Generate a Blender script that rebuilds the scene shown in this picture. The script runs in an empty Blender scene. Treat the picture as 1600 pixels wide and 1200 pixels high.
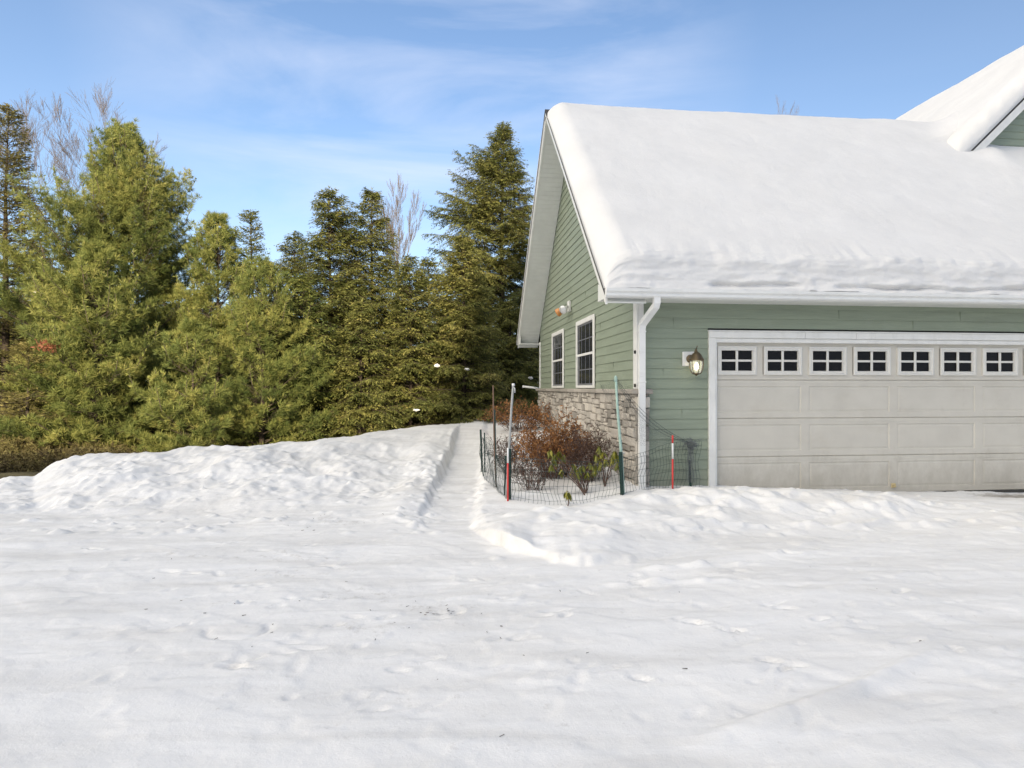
import bpy, math, random
import numpy as np
from mathutils import Vector, noise

R = math.radians
scene = bpy.context.scene
col = scene.collection
FPX, HOR, CAMZ = 989.0, 606.0, 1.55          # focal length and horizon of the photograph, eye height

# ------------------------------------------------------------------ helpers
def at(u, v, Y):
    return Vector(((u - 800) / FPX * Y, Y, CAMZ - (v - HOR) / FPX * Y))

class MB:
    """collects faces, then links them as ONE mesh object"""
    def __init__(s): s.v = []; s.f = []; s.t = []
    def add(s, vs, fs, tint=0.5):
        o = len(s.v); s.v += [tuple(p) for p in vs]
        s.f += [tuple(i + o for i in f) for f in fs]; s.t += [tint] * len(vs)
    def box(s, x0, x1, y0, y1, z0, z1, tint=0.5):
        s.add([(x0,y0,z0),(x1,y0,z0),(x1,y1,z0),(x0,y1,z0),(x0,y0,z1),(x1,y0,z1),(x1,y1,z1),(x0,y1,z1)],
              [(0,3,2,1),(4,5,6,7),(0,1,5,4),(1,2,6,5),(2,3,7,6),(3,0,4,7)], tint)
    def bevbox(s, x0, x1, y0, y1, z0, z1, b=.006, tint=0.5):
        """box with chamfered edges"""
        if x1 < x0: x0, x1 = x1, x0
        if y1 < y0: y0, y1 = y1, y0
        b = min(b, (x1-x0)*.45, (y1-y0)*.45, (z1-z0)*.45)
        X = (x0, x0+b, x1-b, x1); Y = (y0, y0+b, y1-b, y1); Z = (z0, z0+b, z1-b, z1)
        ring = lambda xa, xb, ya, yb, z, c: [(xa+c,ya,z),(xb-c,ya,z),(xb,ya+c,z),(xb,yb-c,z),(xb-c,yb,z),(xa+c,yb,z),(xa,yb-c,z),(xa,ya+c,z)]
        vs = ring(x0+b, x1-b, y0+b, y1-b, z0, 0.0) 
        vs = ring(x0+b*.7, x1-b*.7, y0+b*.7, y1-b*.7, z0, b*.3) + ring(x0, x1, y0, y1, z0+b, b) + ring(x0, x1, y0, y1, z1-b, b) + ring(x0+b*.7, x1-b*.7, y0+b*.7, y1-b*.7, z1, b*.3)
        fs = [tuple(reversed(range(8))), tuple(range(24, 32))]
        for r in range(3):
            for i in range(8):
                j = (i+1) % 8
                fs.append((r*8+i, r*8+j, r*8+8+j, r*8+8+i))
        s.add(vs, fs, tint)
    def prism(s, prof, axis, a0, a1, tint=0.5):
        """closed profile of (p,q) extruded along axis: 'x' -> (a,p,q); 'y' -> (p,a,q); 'z' -> (p,q,a)"""
        n = len(prof)
        mk = {'x': lambda a,p,q: (a,p,q), 'y': lambda a,p,q: (p,a,q), 'z': lambda a,p,q: (p,q,a)}[axis]
        vs = [mk(a0,p,q) for p,q in prof] + [mk(a1,p,q) for p,q in prof]
        fs = [tuple(range(n)), tuple(reversed(range(n, 2*n)))] + [(i, n+i, n+(i+1)%n, (i+1)%n) for i in range(n)]
        s.add(vs, fs, tint)
    def tube(s, pts, rad, n=8, tint=0.5, cap=True):
        pts = [Vector(p) for p in pts]
        rs = rad if isinstance(rad, (list, tuple)) else [rad]*len(pts)
        vs = []; up = None
        for i, p in enumerate(pts):
            d = (pts[min(i+1, len(pts)-1)] - pts[max(i-1, 0)]).normalized()
            if up is None: up = Vector((0,0,1)) if abs(d.z) < .9 else Vector((1,0,0))
            a = d.cross(up).normalized(); b = a.cross(d).normalized(); up = b
            for k in range(n):
                w = 2*math.pi*k/n
                vs.append(p + (a*math.cos(w) + b*math.sin(w))*rs[i])
        fs = []
        for i in range(len(pts)-1):
            for k in range(n):
                l = (k+1) % n
                fs.append((i*n+k, i*n+l, (i+1)*n+l, (i+1)*n+k))
        if cap: fs += [tuple(reversed(range(n))), tuple(range((len(pts)-1)*n, len(pts)*n))]
        s.add(vs, fs, tint)
    def lathe(s, prof, c=(0,0,0), n=16, tint=0.5):
        """prof of (r,z) turned round the z axis through c"""
        vs = []
        for r, z in prof:
            for k in range(n):
                w = 2*math.pi*k/n
                vs.append((c[0]+r*math.cos(w), c[1]+r*math.sin(w), c[2]+z))
        fs = []
        for i in range(len(prof)-1):
            for k in range(n):
                l = (k+1) % n
                fs.append((i*n+k, i*n+l, (i+1)*n+l, (i+1)*n+k))
        fs += [tuple(reversed(range(n))), tuple(range((len(prof)-1)*n, len(prof)*n))]
        s.add(vs, fs, tint)
    def quad(s, a, b, c, d, tint=0.5): s.add([a,b,c,d], [(0,1,2,3)], tint)
    def build(s, name, mat, parent=None, smooth=False):
        me = bpy.data.meshes.new(name); me.from_pydata(s.v, [], s.f)
        at_ = me.attributes.new('tint', 'FLOAT', 'POINT'); at_.data.foreach_set('value', np.array(s.t, dtype=np.float32))
        return link(name, me, mat, parent, smooth)

def link(name, me, mat, parent=None, smooth=False):
    me.update()
    if smooth: me.polygons.foreach_set('use_smooth', [True]*len(me.polygons))
    for m in (mat if isinstance(mat, (list, tuple)) else [mat]): me.materials.append(m)
    o = bpy.data.objects.new(name, me); col.objects.link(o)
    if parent: o.parent = parent
    return o

def np_mesh(name, V, F, tint=None, extra=None):
    """V (n,3), F (m,k) all the same k"""
    me = bpy.data.meshes.new(name); k = F.shape[1]
    me.vertices.add(len(V)); me.vertices.foreach_set('co', np.ascontiguousarray(V, dtype=np.float32).ravel())
    me.loops.add(F.size); me.loops.foreach_set('vertex_index', np.ascontiguousarray(F, dtype=np.int32).ravel())
    me.polygons.add(len(F)); me.polygons.foreach_set('loop_start', np.arange(0, F.size, k, dtype=np.int32))
    me.update(calc_edges=True)
    for nm, arr in ([('tint', tint)] if tint is not None else []) + list((extra or {}).items()):
        a = me.attributes.new(nm, 'FLOAT', 'POINT'); a.data.foreach_set('value', np.ascontiguousarray(arr, dtype=np.float32))
    return me

def tag(o, label=None, cat=None, group=None, kind=None):
    if label: o['label'] = label
    if cat: o['category'] = cat
    if group: o['group'] = group
    if kind: o['kind'] = kind
    return o

def empty(name, loc=(0,0,0), rz=0.0):
    o = bpy.data.objects.new(name, None); col.objects.link(o)
    o.location = loc; o.rotation_euler = (0,0,rz); o.empty_display_size = .3
    return o

def copy_tree(o, parent=None):
    c = o.copy(); col.objects.link(c); c.parent = parent
    for ch in list(o.children): copy_tree(ch, c)
    return c

# ------------------------------------------------------------------ numpy noise
def _hash(ix, iy, seed):
    h = (ix.astype(np.int64)*374761393 + iy.astype(np.int64)*668265263 + seed*1442695041) & 0x7fffffff
    h = ((h ^ (h >> 13)) * 1274126177) & 0x7fffffff
    h = h ^ (h >> 16)
    return (h & 0xffff) / 65535.0
def vnoise(x, y, seed=0):
    ix = np.floor(x); iy = np.floor(y); fx = x-ix; fy = y-iy
    fx = fx*fx*fx*(fx*(fx*6-15)+10); fy = fy*fy*fy*(fy*(fy*6-15)+10)
    a = _hash(ix,iy,seed); b = _hash(ix+1,iy,seed); c = _hash(ix,iy+1,seed); d = _hash(ix+1,iy+1,seed)
    return (a*(1-fx)+b*fx)*(1-fy) + (c*(1-fx)+d*fx)*fy - .5
def fbm(x, y, oct=4, seed=0, gain=.5):
    s = 0; a = 1.0
    for i in range(oct):
        c, sn = math.cos(.7*i+.3), math.sin(.7*i+.3)
        s = s + a*vnoise((x*c-y*sn)*2**i + 17.3*i, (x*sn+y*c)*2**i + 9.1*i, seed+i*31); a *= gain
    return s
def sst(a, b, x):
    t = np.clip((x-a)/(b-a), 0, 1); return t*t*(3-2*t)
def smax(a, b, k=.08):
    h = np.clip(.5+.5*(a-b)/k, 0, 1); return b*(1-h)+a*h + k*h*(1-h)

# ------------------------------------------------------------------ materials
def new_mat(name):
    m = bpy.data.materials.new(name); m.use_nodes = True
    nt = m.node_tree; nt.nodes.clear()
    out = nt.nodes.new('ShaderNodeOutputMaterial'); b = nt.nodes.new('ShaderNodeBsdfPrincipled')
    nt.links.new(b.outputs[0], out.inputs[0])
    return m, nt, b
def N(nt, typ, **kw):
    n = nt.nodes.new(typ)
    for k, v in kw.items():
        if hasattr(n, k): setattr(n, k, v)
        else: n.inputs[k].default_value = v
    return n
def ramp(nt, stops, interp='LINEAR'):
    r = nt.nodes.new('ShaderNodeValToRGB'); e = r.color_ramp; e.interpolation = interp
    while len(e.elements) > 1: e.elements.remove(e.elements[0])
    e.elements[0].position = stops[0][0]; e.elements[0].color = (*stops[0][1], 1)
    for p, c in stops[1:]:
        x = e.elements.new(p); x.color = (*c, 1)
    return r
def coords(nt, scale=(1,1,1)):
    tc = nt.nodes.new('ShaderNodeTexCoord'); mp = nt.nodes.new('ShaderNodeMapping')
    mp.inputs['Scale'].default_value = scale; nt.links.new(tc.outputs['Object'], mp.inputs[0])
    return mp.outputs[0]

def painted(name, c, rough=.5, var=.12, scale=(3,3,3), bump=.0, bscale=(40,40,40), dirt=None, spec=.35, splash=None):
    """paint with blotchy wear and an optional grain bump"""
    m, nt, b = new_mat(name)
    n = N(nt, 'ShaderNodeTexNoise', Scale=1.0, Detail=5.0, Roughness=.6)
    nt.links.new(coords(nt, scale), n.inputs['Vector'])
    lo = tuple(x*(1-var) for x in c); hi = tuple(min(1, x*(1+var)) for x in c)
    rp = ramp(nt, [(.3, lo), (.7, hi)]); nt.links.new(n.outputs['Fac'], rp.inputs[0])
    colr = rp.outputs[0]
    if dirt:
        n2 = N(nt, 'ShaderNodeTexNoise', Scale=1.0, Detail=8.0, Roughness=.7)
        nt.links.new(coords(nt, dirt[1]), n2.inputs['Vector'])
        r2 = ramp(nt, [(.52, (0,0,0)), (.75, (1,1,1))]); nt.links.new(n2.outputs['Fac'], r2.inputs[0])
        mt = N(nt, 'ShaderNodeMath', operation='MULTIPLY'); mt.inputs[1].default_value = dirt[2]
        nt.links.new(r2.outputs[0], mt.inputs[0])
        mx = N(nt, 'ShaderNodeMix', data_type='RGBA'); nt.links.new(mt.outputs[0], mx.inputs[0])
        nt.links.new(colr, mx.inputs[6]); mx.inputs[7].default_value = (*dirt[0], 1); colr = mx.outputs[2]
    if splash:                                     # mud splashed up from the drive: ragged stains on the lowest boards
        sc_, zt, amt = splash
        tcx = nt.nodes.new('ShaderNodeTexCoord'); sp_ = nt.nodes.new('ShaderNodeSeparateXYZ'); nt.links.new(tcx.outputs['Object'], sp_.inputs[0])
        mr = nt.nodes.new('ShaderNodeMapRange'); mr.inputs[1].default_value = zt; mr.inputs[2].default_value = 0.0; nt.links.new(sp_.outputs['Z'], mr.inputs[0])
        n3 = N(nt, 'ShaderNodeTexNoise', Scale=1.0, Detail=9.0, Roughness=.72); nt.links.new(coords(nt, (7,7,3.5)), n3.inputs['Vector'])
        m3 = N(nt, 'ShaderNodeMath', operation='MULTIPLY_ADD'); m3.inputs[1].default_value = .55; nt.links.new(mr.outputs[0], m3.inputs[0]); nt.links.new(n3.outputs['Fac'], m3.inputs[2])
        r3 = ramp(nt, [(.60,(0,0,0)),(1.05 if False else 1.0,(amt,amt,amt))]); nt.links.new(m3.outputs[0], r3.inputs[0])
        mx3 = N(nt, 'ShaderNodeMix', data_type='RGBA'); nt.links.new(r3.outputs[0], mx3.inputs[0]); nt.links.new(colr, mx3.inputs[6]); mx3.inputs[7].default_value = (*sc_,1); colr = mx3.outputs[2]
    nt.links.new(colr, b.inputs['Base Color'])
    b.inputs['Roughness'].default_value = rough; b.inputs['Specular IOR Level'].default_value = spec
    if bump:
        nb = N(nt, 'ShaderNodeTexNoise', Scale=1.0, Detail=4.0); nt.links.new(coords(nt, bscale), nb.inputs['Vector'])
        bp = N(nt, 'ShaderNodeBump', Strength=bump, Distance=.01); nt.links.new(nb.outputs['Fac'], bp.inputs['Height'])
        nt.links.new(bp.outputs[0], b.inputs['Normal'])
    return m

def tinted(name, stops, rough=.6, trans=0.0, bump=0.0, bscale=60, spec=.10, noise_mix=0.0):
    """colour chosen by the per-leaf / per-stone 'tint' attribute"""
    m, nt, b = new_mat(name)
    a = N(nt, 'ShaderNodeAttribute', attribute_name='tint')
    fac = a.outputs['Fac']
    if noise_mix:
        n = N(nt, 'ShaderNodeTexNoise', Scale=bscale*.4, Detail=6.0, Roughness=.65)
        nt.links.new(coords(nt), n.inputs['Vector'])
        ma = N(nt, 'ShaderNodeMath', operation='MULTIPLY_ADD'); ma.inputs[1].default_value = noise_mix
        nt.links.new(n.outputs['Fac'], ma.inputs[0])
        sb = N(nt, 'ShaderNodeMath', operation='SUBTRACT'); sb.inputs[1].default_value = noise_mix*.5
        nt.links.new(fac, sb.inputs[0]); nt.links.new(sb.outputs[0], ma.inputs[2]); fac = ma.outputs[0]
    rp = ramp(nt, stops); nt.links.new(fac, rp.inputs[0]); nt.links.new(rp.outputs[0], b.inputs['Base Color'])
    b.inputs['Roughness'].default_value = rough; b.inputs['Specular IOR Level'].default_value = spec
    if bump:
        nb = N(nt, 'ShaderNodeTexNoise', Scale=float(bscale), Detail=6.0, Roughness=.65); nt.links.new(coords(nt), nb.inputs['Vector'])
        bp = N(nt, 'ShaderNodeBump', Strength=bump, Distance=.02); nt.links.new(nb.outputs['Fac'], bp.inputs['Height'])
        nt.links.new(bp.outputs[0], b.inputs['Normal'])
    if trans:
        out = [n for n in nt.nodes if n.type == 'OUTPUT_MATERIAL'][0]
        t = nt.nodes.new('ShaderNodeBsdfTranslucent'); nt.links.new(rp.outputs[0], t.inputs[0])
        mx = nt.nodes.new('ShaderNodeMixShader'); mx.inputs[0].default_value = trans
        nt.links.new(b.outputs[0], mx.inputs[1]); nt.links.new(t.outputs[0], mx.inputs[2]); nt.links.new(mx.outputs[0], out.inputs[0])
    return m

def plain(name, c, rough=.4, metal=0.0, spec=.5, emit=None):
    m, nt, b = new_mat(name)
    n = N(nt, 'ShaderNodeTexNoise', Scale=25.0, Detail=4.0); nt.links.new(coords(nt), n.inputs['Vector'])
    rp = ramp(nt, [(.3, tuple(x*.88 for x in c)), (.7, tuple(min(1, x*1.1) for x in c))]); nt.links.new(n.outputs['Fac'], rp.inputs[0])
    nt.links.new(rp.outputs[0], b.inputs['Base Color'])
    b.inputs['Roughness'].default_value = rough; b.inputs['Metallic'].default_value = metal; b.inputs['Specular IOR Level'].default_value = spec
    if emit:
        b.inputs['Emission Color'].default_value = (*emit[0], 1); b.inputs['Emission Strength'].default_value = emit[1]
    return m

def snow_mat(name, base=(.81,.807,.80), dirt=False, grain=1.0, tone=None):
    m, nt, b = new_mat(name)
    xyz = coords(nt)
    n1 = N(nt, 'ShaderNodeTexNoise', Scale=1.3, Detail=6.0, Roughness=.6); nt.links.new(xyz, n1.inputs['Vector'])
    rp = ramp(nt, [(.3, tuple(x*.93 for x in base)), (.68, base)]); nt.links.new(n1.outputs['Fac'], rp.inputs[0])
    colr = rp.outputs[0]
    if dirt:
        mps = nt.nodes.new('ShaderNodeMapping'); mps.inputs['Scale'].default_value = (.55,3.2,1); mps.inputs['Rotation'].default_value = (0,0,R(14)); nt.links.new(xyz, mps.inputs[0])
        ns = N(nt, 'ShaderNodeTexNoise', Scale=1.0, Detail=8.0, Roughness=.62, Distortion=.4); nt.links.new(mps.outputs[0], ns.inputs['Vector'])
        rs_ = ramp(nt, [(.44,(1,1,1)),(.62,(.90,.895,.885)),(.75,(.84,.83,.82))]); nt.links.new(ns.outputs['Fac'], rs_.inputs[0])
        ms = N(nt, 'ShaderNodeMix', data_type='RGBA', blend_type='MULTIPLY'); ms.inputs[0].default_value = 1.0
        nt.links.new(colr, ms.inputs[6]); nt.links.new(rs_.outputs[0], ms.inputs[7]); colr = ms.outputs[2]
    if dirt:
        a = N(nt, 'ShaderNodeAttribute', attribute_name='dirt')
        nd = N(nt, 'ShaderNodeTexNoise', Scale=9.0, Detail=9.0, Roughness=.75); nt.links.new(xyz, nd.inputs['Vector'])
        mm = N(nt, 'ShaderNodeMath', operation='ADD'); nt.links.new(a.outputs['Fac'], mm.inputs[0]); nt.links.new(nd.outputs['Fac'], mm.inputs[1])
        r2 = ramp(nt, [(.60, (0,0,0)), (.92, (1,1,1))]); nt.links.new(mm.outputs[0], r2.inputs[0])
        mx = N(nt, 'ShaderNodeMix', data_type='RGBA'); nt.links.new(r2.outputs[0], mx.inputs[0])
        nt.links.new(colr, mx.inputs[6]); mx.inputs[7].default_value = (.36,.335,.30,1); colr = mx.outputs[2]
    nt.links.new(colr, b.inputs['Base Color'])
    b.inputs['Roughness'].default_value = .65; b.inputs['Specular IOR Level'].default_value = .25
    g1 = N(nt, 'ShaderNodeTexNoise', Scale=18.0, Detail=9.0, Roughness=.72); nt.links.new(xyz, g1.inputs['Vector'])
    bp = N(nt, 'ShaderNodeBump', Strength=.28*grain, Distance=.03); nt.links.new(g1.outputs['Fac'], bp.inputs['Height'])
    g2 = N(nt, 'ShaderNodeTexNoise', Scale=130.0, Detail=3.0, Roughness=.7); nt.links.new(xyz, g2.inputs['Vector'])
    bp2 = N(nt, 'ShaderNodeBump', Strength=.25*grain, Distance=.006); nt.links.new(g2.outputs['Fac'], bp2.inputs['Height']); nt.links.new(bp.outputs[0], bp2.inputs['Normal'])
    nt.links.new(bp2.outputs[0], b.inputs['Normal'])
    return m

M = dict(
    snow=snow_mat('driveway_snow', dirt=True), roofsnow=snow_mat('roof_snow', base=(.735,.73,.72), grain=.9),
    siding=painted('green_siding', (.258,.300,.228), .55, .09, (1.2,1.2,14), .25, (6,6,90), dirt=((.40,.42,.36),(2,2,3),.22), splash=((.22,.21,.17),.6,.5)),
    white=painted('white_trim', (.74,.74,.715), .45, .05, (5,5,5), dirt=((.45,.44,.40),(9,9,3),.3)),
    metalwhite=painted('white_gutter', (.76,.765,.75), .35, .04, (3,3,3), dirt=((.42,.42,.40),(4,4,12),.35)),
    soffit=painted('white_soffit', (.70,.71,.68), .5, .05, (4,4,4)),
    dark=plain('dark_core', (.05,.05,.045), .8), shingle=plain('dark_shingle', (.045,.042,.04), .85),
    door=painted('almond_door', (.565,.54,.48), .5, .05, (2.5,2.5,3), .08, (3,3,200), dirt=((.36,.32,.25),(1.2,1.2,2.2),.26), splash=((.30,.27,.215),.7,.45)),
    insert=painted('cream_insert', (.66,.65,.61), .45, .05, (6,6,6)),
    glassblack=plain('dark_garage_glass', (.006,.006,.007), .22, 0, .25),
    glass=plain('window_glass', (.030,.033,.040), .08, 0, .55),
    muntin=plain('grey_muntin', (.16,.165,.175), .5),
    mortar=plain('mortar', (.15,.14,.125), .9),
    stone=tinted('ashlar_stone', [(0,(.26,.24,.21)),(.35,(.41,.38,.335)),(.65,(.52,.48,.425)),(1,(.63,.58,.50))], .85, 0, .9, 38, .2, .5),
    cap=tinted('stone_cap', [(0,(.25,.23,.20)),(1,(.46,.42,.37))], .85, 0, .5, 60, .2, .8),
    brass=plain('aged_brass', (.15,.115,.07), .45, .8), lampglass=None,
    chrome=plain('bright_floodlight_glass', (.62,.63,.63), .18, .3), amber=plain('amber_bulb', (.55,.24,.07), .25),
    tpost=plain('dark_green_post', (.012,.045,.036), .5), palegreen=plain('pale_green_pole', (.33,.47,.41), .5),
    greypole=plain('weathered_grey_pole', (.36,.37,.36), .6), brownpole=plain('brown_cane', (.18,.11,.075), .7),
    wire=plain('green_wire', (.035,.06,.055), .5), net=plain('netting', (.06,.08,.085), .7), netgrey=plain('grey_netting', (.16,.18,.19), .7),
    red=plain('red_paint', (.60,.045,.04), .45), whitepaint=plain('white_paint', (.78,.78,.76), .4),
    bark=tinted('conifer_bark', [(0,(.045,.035,.028)),(1,(.13,.105,.08))], .9, 0, .5, 20, .1, .6),
    birch=tinted('bare_bark', [(0,(.085,.066,.05)),(1,(.22,.18,.145))], .85, 0, 0, 20, .1),
    pine=tinted('pine_needles', [(0,(.06,.090,.028)),(.4,(.165,.195,.058)),(.75,(.29,.295,.085)),(1,(.42,.385,.13))], .5, .30),
    hemlock=tinted('hemlock_needles', [(0,(.055,.075,.026)),(.4,(.165,.178,.055)),(.75,(.29,.28,.085)),(1,(.42,.37,.13))], .55, .30),
    spruce=tinted('spruce_needles', [(0,(.07,.068,.028)),(.4,(.18,.165,.060)),(.75,(.29,.25,.09)),(1,(.40,.32,.13))], .55, .30),
    rust=tinted('dead_red_needles', [(0,(.28,.085,.05)),(1,(.46,.19,.12))], .6, .25),
    brush=tinted('dead_brush', [(0,(.055,.042,.022)),(.5,(.14,.115,.05)),(1,(.22,.20,.075))], .8, .1),
    redtwig=tinted('red_brown_twigs', [(0,(.16,.075,.036)),(.5,(.35,.165,.065)),(1,(.50,.28,.12))], .7, .15),
    greytwig=tinted('grey_brown_twigs', [(0,(.055,.035,.028)),(1,(.19,.125,.10))], .8, .05),
    rhodo=tinted('rhododendron_leaf', [(0,(.07,.085,.012)),(.6,(.17,.175,.02)),(1,(.32,.29,.035))], .4, .15, spec=.4),
    floor=None,
)
def floor_mat():
    m, nt, b = new_mat('forest_floor')
    n = N(nt, 'ShaderNodeTexNoise', Scale=3.0, Detail=9.0, Roughness=.7); nt.links.new(coords(nt), n.inputs['Vector'])
    rp = ramp(nt, [(.3,(.045,.035,.02)),(.5,(.10,.085,.035)),(.7,(.16,.13,.06))]); nt.links.new(n.outputs['Fac'], rp.inputs[0])
    nt.links.new(rp.outputs[0], b.inputs['Base Color']); b.inputs['Roughness'].default_value = .95
    bp = N(nt, 'ShaderNodeBump', Strength=.8, Distance=.08); nt.links.new(n.outputs['Fac'], bp.inputs['Height']); nt.links.new(bp.outputs[0], b.inputs['Normal'])
    return m
M['floor'] = floor_mat()
def lamp_glass():
    m, nt, b = new_mat('lantern_glass')
    b.inputs['Base Color'].default_value = (.9,.92,.86,1); b.inputs['Roughness'].default_value = .06
    b.inputs['Transmission Weight'].default_value = .8; b.inputs['IOR'].default_value = 1.15
    return m
M['lampglass'] = lamp_glass()
M['bulb'] = plain('lit_bulb', (.9,.85,.7), .3, 0, .3, ((1.0,.86,.60), 5.0))

# ------------------------------------------------------------------ world, sun, camera
SUN_EL, SUN_AZ = 16.0, 174.3                  # low winter sun behind and a little right of the camera; azimuth clockwise from +Y
w = bpy.data.worlds.new("World"); scene.world = w; w.use_nodes = True
nt = w.node_tree; nt.nodes.clear()
out = nt.nodes.new('ShaderNodeOutputWorld'); bg = nt.nodes.new('ShaderNodeBackground')
sky = nt.nodes.new('ShaderNodeTexSky'); sky.sky_type = 'NISHITA'; sky.sun_disc = False
sky.sun_elevation = R(SUN_EL); sky.sun_rotation = R(SUN_AZ); sky.altitude = 200; sky.air_density = 1.0; sky.dust_density = .6; sky.ozone_density = 3.2
tc = nt.nodes.new('ShaderNodeTexCoord')
mp = nt.nodes.new('ShaderNodeMapping'); mp.inputs['Scale'].default_value = (1.5, 1.2, 6.0); mp.inputs['Rotation'].default_value = (0, R(16), R(20)); mp.inputs['Location'].default_value = (.35, .1, .55)
nt.links.new(tc.outputs['Generated'], mp.inputs[0])
cn = N(nt, 'ShaderNodeTexNoise', Scale=1.6, Detail=8.0, Roughness=.56, Distortion=.5); nt.links.new(mp.outputs[0], cn.inputs['Vector'])
cr = ramp(nt, [(.40,(0,0,0)),(.80,(.9,.9,.9))]); nt.links.new(cn.outputs['Fac'], cr.inputs[0])
sep = nt.nodes.new('ShaderNodeSeparateXYZ'); nt.links.new(tc.outputs['Generated'], sep.inputs[0])
lowr = ramp(nt, [(.0,(.5,.5,.5)),(.22,(.27,.27,.27)),(.5,(.10,.10,.10)),(1.0,(.04,.04,.04))]); nt.links.new(sep.outputs['Z'], lowr.inputs[0])
# the wisps gather in one patch high over the trees and thin out elsewhere
wd = nt.nodes.new('ShaderNodeVectorMath'); wd.operation = 'DOT_PRODUCT'; wd.inputs[1].default_value = tuple(Vector((-.13,1,.50)).normalized()); nt.links.new(tc.outputs['Generated'], wd.inputs[0])
wr = ramp(nt, [(.90,(.04,.04,.04)),(.985,(1,1,1))]); nt.links.new(wd.outputs['Value'], wr.inputs[0])
wm = N(nt, 'ShaderNodeMath', operation='MULTIPLY'); nt.links.new(cr.outputs[0], wm.inputs[0]); nt.links.new(wr.outputs[0], wm.inputs[1])
ca0 = N(nt, 'ShaderNodeMath', operation='ADD', use_clamp=True); nt.links.new(wm.outputs[0], ca0.inputs[0]); nt.links.new(lowr.outputs[0], ca0.inputs[1])
# bright cloud sheet added out of view, left and behind, as soft fill light
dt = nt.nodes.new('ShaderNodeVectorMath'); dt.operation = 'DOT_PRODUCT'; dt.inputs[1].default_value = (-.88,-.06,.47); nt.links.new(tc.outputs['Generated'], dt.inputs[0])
fill_veil0 = ramp(nt, [(.22,(0,0,0)),(.72,(.95,.95,.95))]); nt.links.new(dt.outputs['Value'], fill_veil0.inputs[0])
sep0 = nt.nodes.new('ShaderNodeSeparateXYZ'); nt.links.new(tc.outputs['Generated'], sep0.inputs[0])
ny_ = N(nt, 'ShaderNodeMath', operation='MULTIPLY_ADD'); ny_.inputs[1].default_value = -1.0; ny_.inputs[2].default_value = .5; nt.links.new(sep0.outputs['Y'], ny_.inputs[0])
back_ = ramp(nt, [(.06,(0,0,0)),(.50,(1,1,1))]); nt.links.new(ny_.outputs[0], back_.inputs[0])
fill_veil = N(nt, 'ShaderNodeMath', operation='MULTIPLY'); nt.links.new(fill_veil0.outputs[0], fill_veil.inputs[0]); nt.links.new(back_.outputs[0], fill_veil.inputs[1])
cm = N(nt, 'ShaderNodeMath', operation='MULTIPLY'); cm.inputs[1].default_value = .62; nt.links.new(ca0.outputs[0], cm.inputs[0])
mix0 = N(nt, 'ShaderNodeMix', data_type='RGBA'); nt.links.new(cm.outputs[0], mix0.inputs[0]); nt.links.new(sky.outputs[0], mix0.inputs[6]); mix0.inputs[7].default_value = (4.5,4.7,5.4,1)
mix = N(nt, 'ShaderNodeMix', data_type='RGBA'); nt.links.new(fill_veil.outputs[0], mix.inputs[0]); nt.links.new(mix0.outputs[2], mix.inputs[6]); mix.inputs[7].default_value = (14.6,13.4,11.6,1)
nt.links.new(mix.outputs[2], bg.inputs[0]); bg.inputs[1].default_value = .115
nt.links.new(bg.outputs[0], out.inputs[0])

sl = bpy.data.lights.new('sun', 'SUN'); sl.energy = 4.2; sl.angle = R(.6); sl.color = (1.0,.85,.62)
so = bpy.data.objects.new('sun', sl); col.objects.link(so)
az, el = R(SUN_AZ), R(SUN_EL)
sd = Vector((math.sin(az)*math.cos(el), math.cos(az)*math.cos(el), math.sin(el)))
so.rotation_euler = sd.to_track_quat('Z', 'Y').to_euler(); so.location = sd*40

cam = bpy.data.cameras.new('camera'); co = bpy.data.objects.new('camera', cam); col.objects.link(co)
cam.sensor_width = 36; cam.lens = FPX/1600*36; cam.shift_y = (HOR-600)/1600; cam.clip_end = 3000; cam.clip_start = .05
co.location = (0,0,CAMZ); co.rotation_euler = (R(90),0,0); scene.camera = co
vs = scene.view_settings; vs.view_transform = 'Standard'; vs.look = 'None'; vs.gamma = 1; vs.exposure = 0.92; vs.use_curve_mapping = False
scene.cycles.max_bounces = 8

# ------------------------------------------------------------------ snow ground
A = R(6.6); CX, CY = 1.737, 8.715             # corner of the garage
e1 = np.array([math.cos(A), math.sin(A)]); e2 = np.array([-math.sin(A), math.cos(A)])
def toworld(s, d): return (CX + s*e1[0] + d*e2[0], CY + s*e1[1] + d*e2[1])
CR_U = np.array([-900,-400,-100,0,35,52,75,100,140,180,280,350,400,470,550,640,740,860,1000])
CR_V = np.array([730,738,741,742,743,744,733,721,711,707,699,693,692,691,682,668,660,655,655])
CR_Y = np.array([10.5,10.5,10.5,10.5,10.5,10.5,10.5,10.6,10.6,10.6,10.8,11,11.2,12,13,15,17,19,20.])
CR_Z = CAMZ - (CR_V-HOR)/FPX*CR_Y
rs = np.random.RandomState(5)
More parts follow.
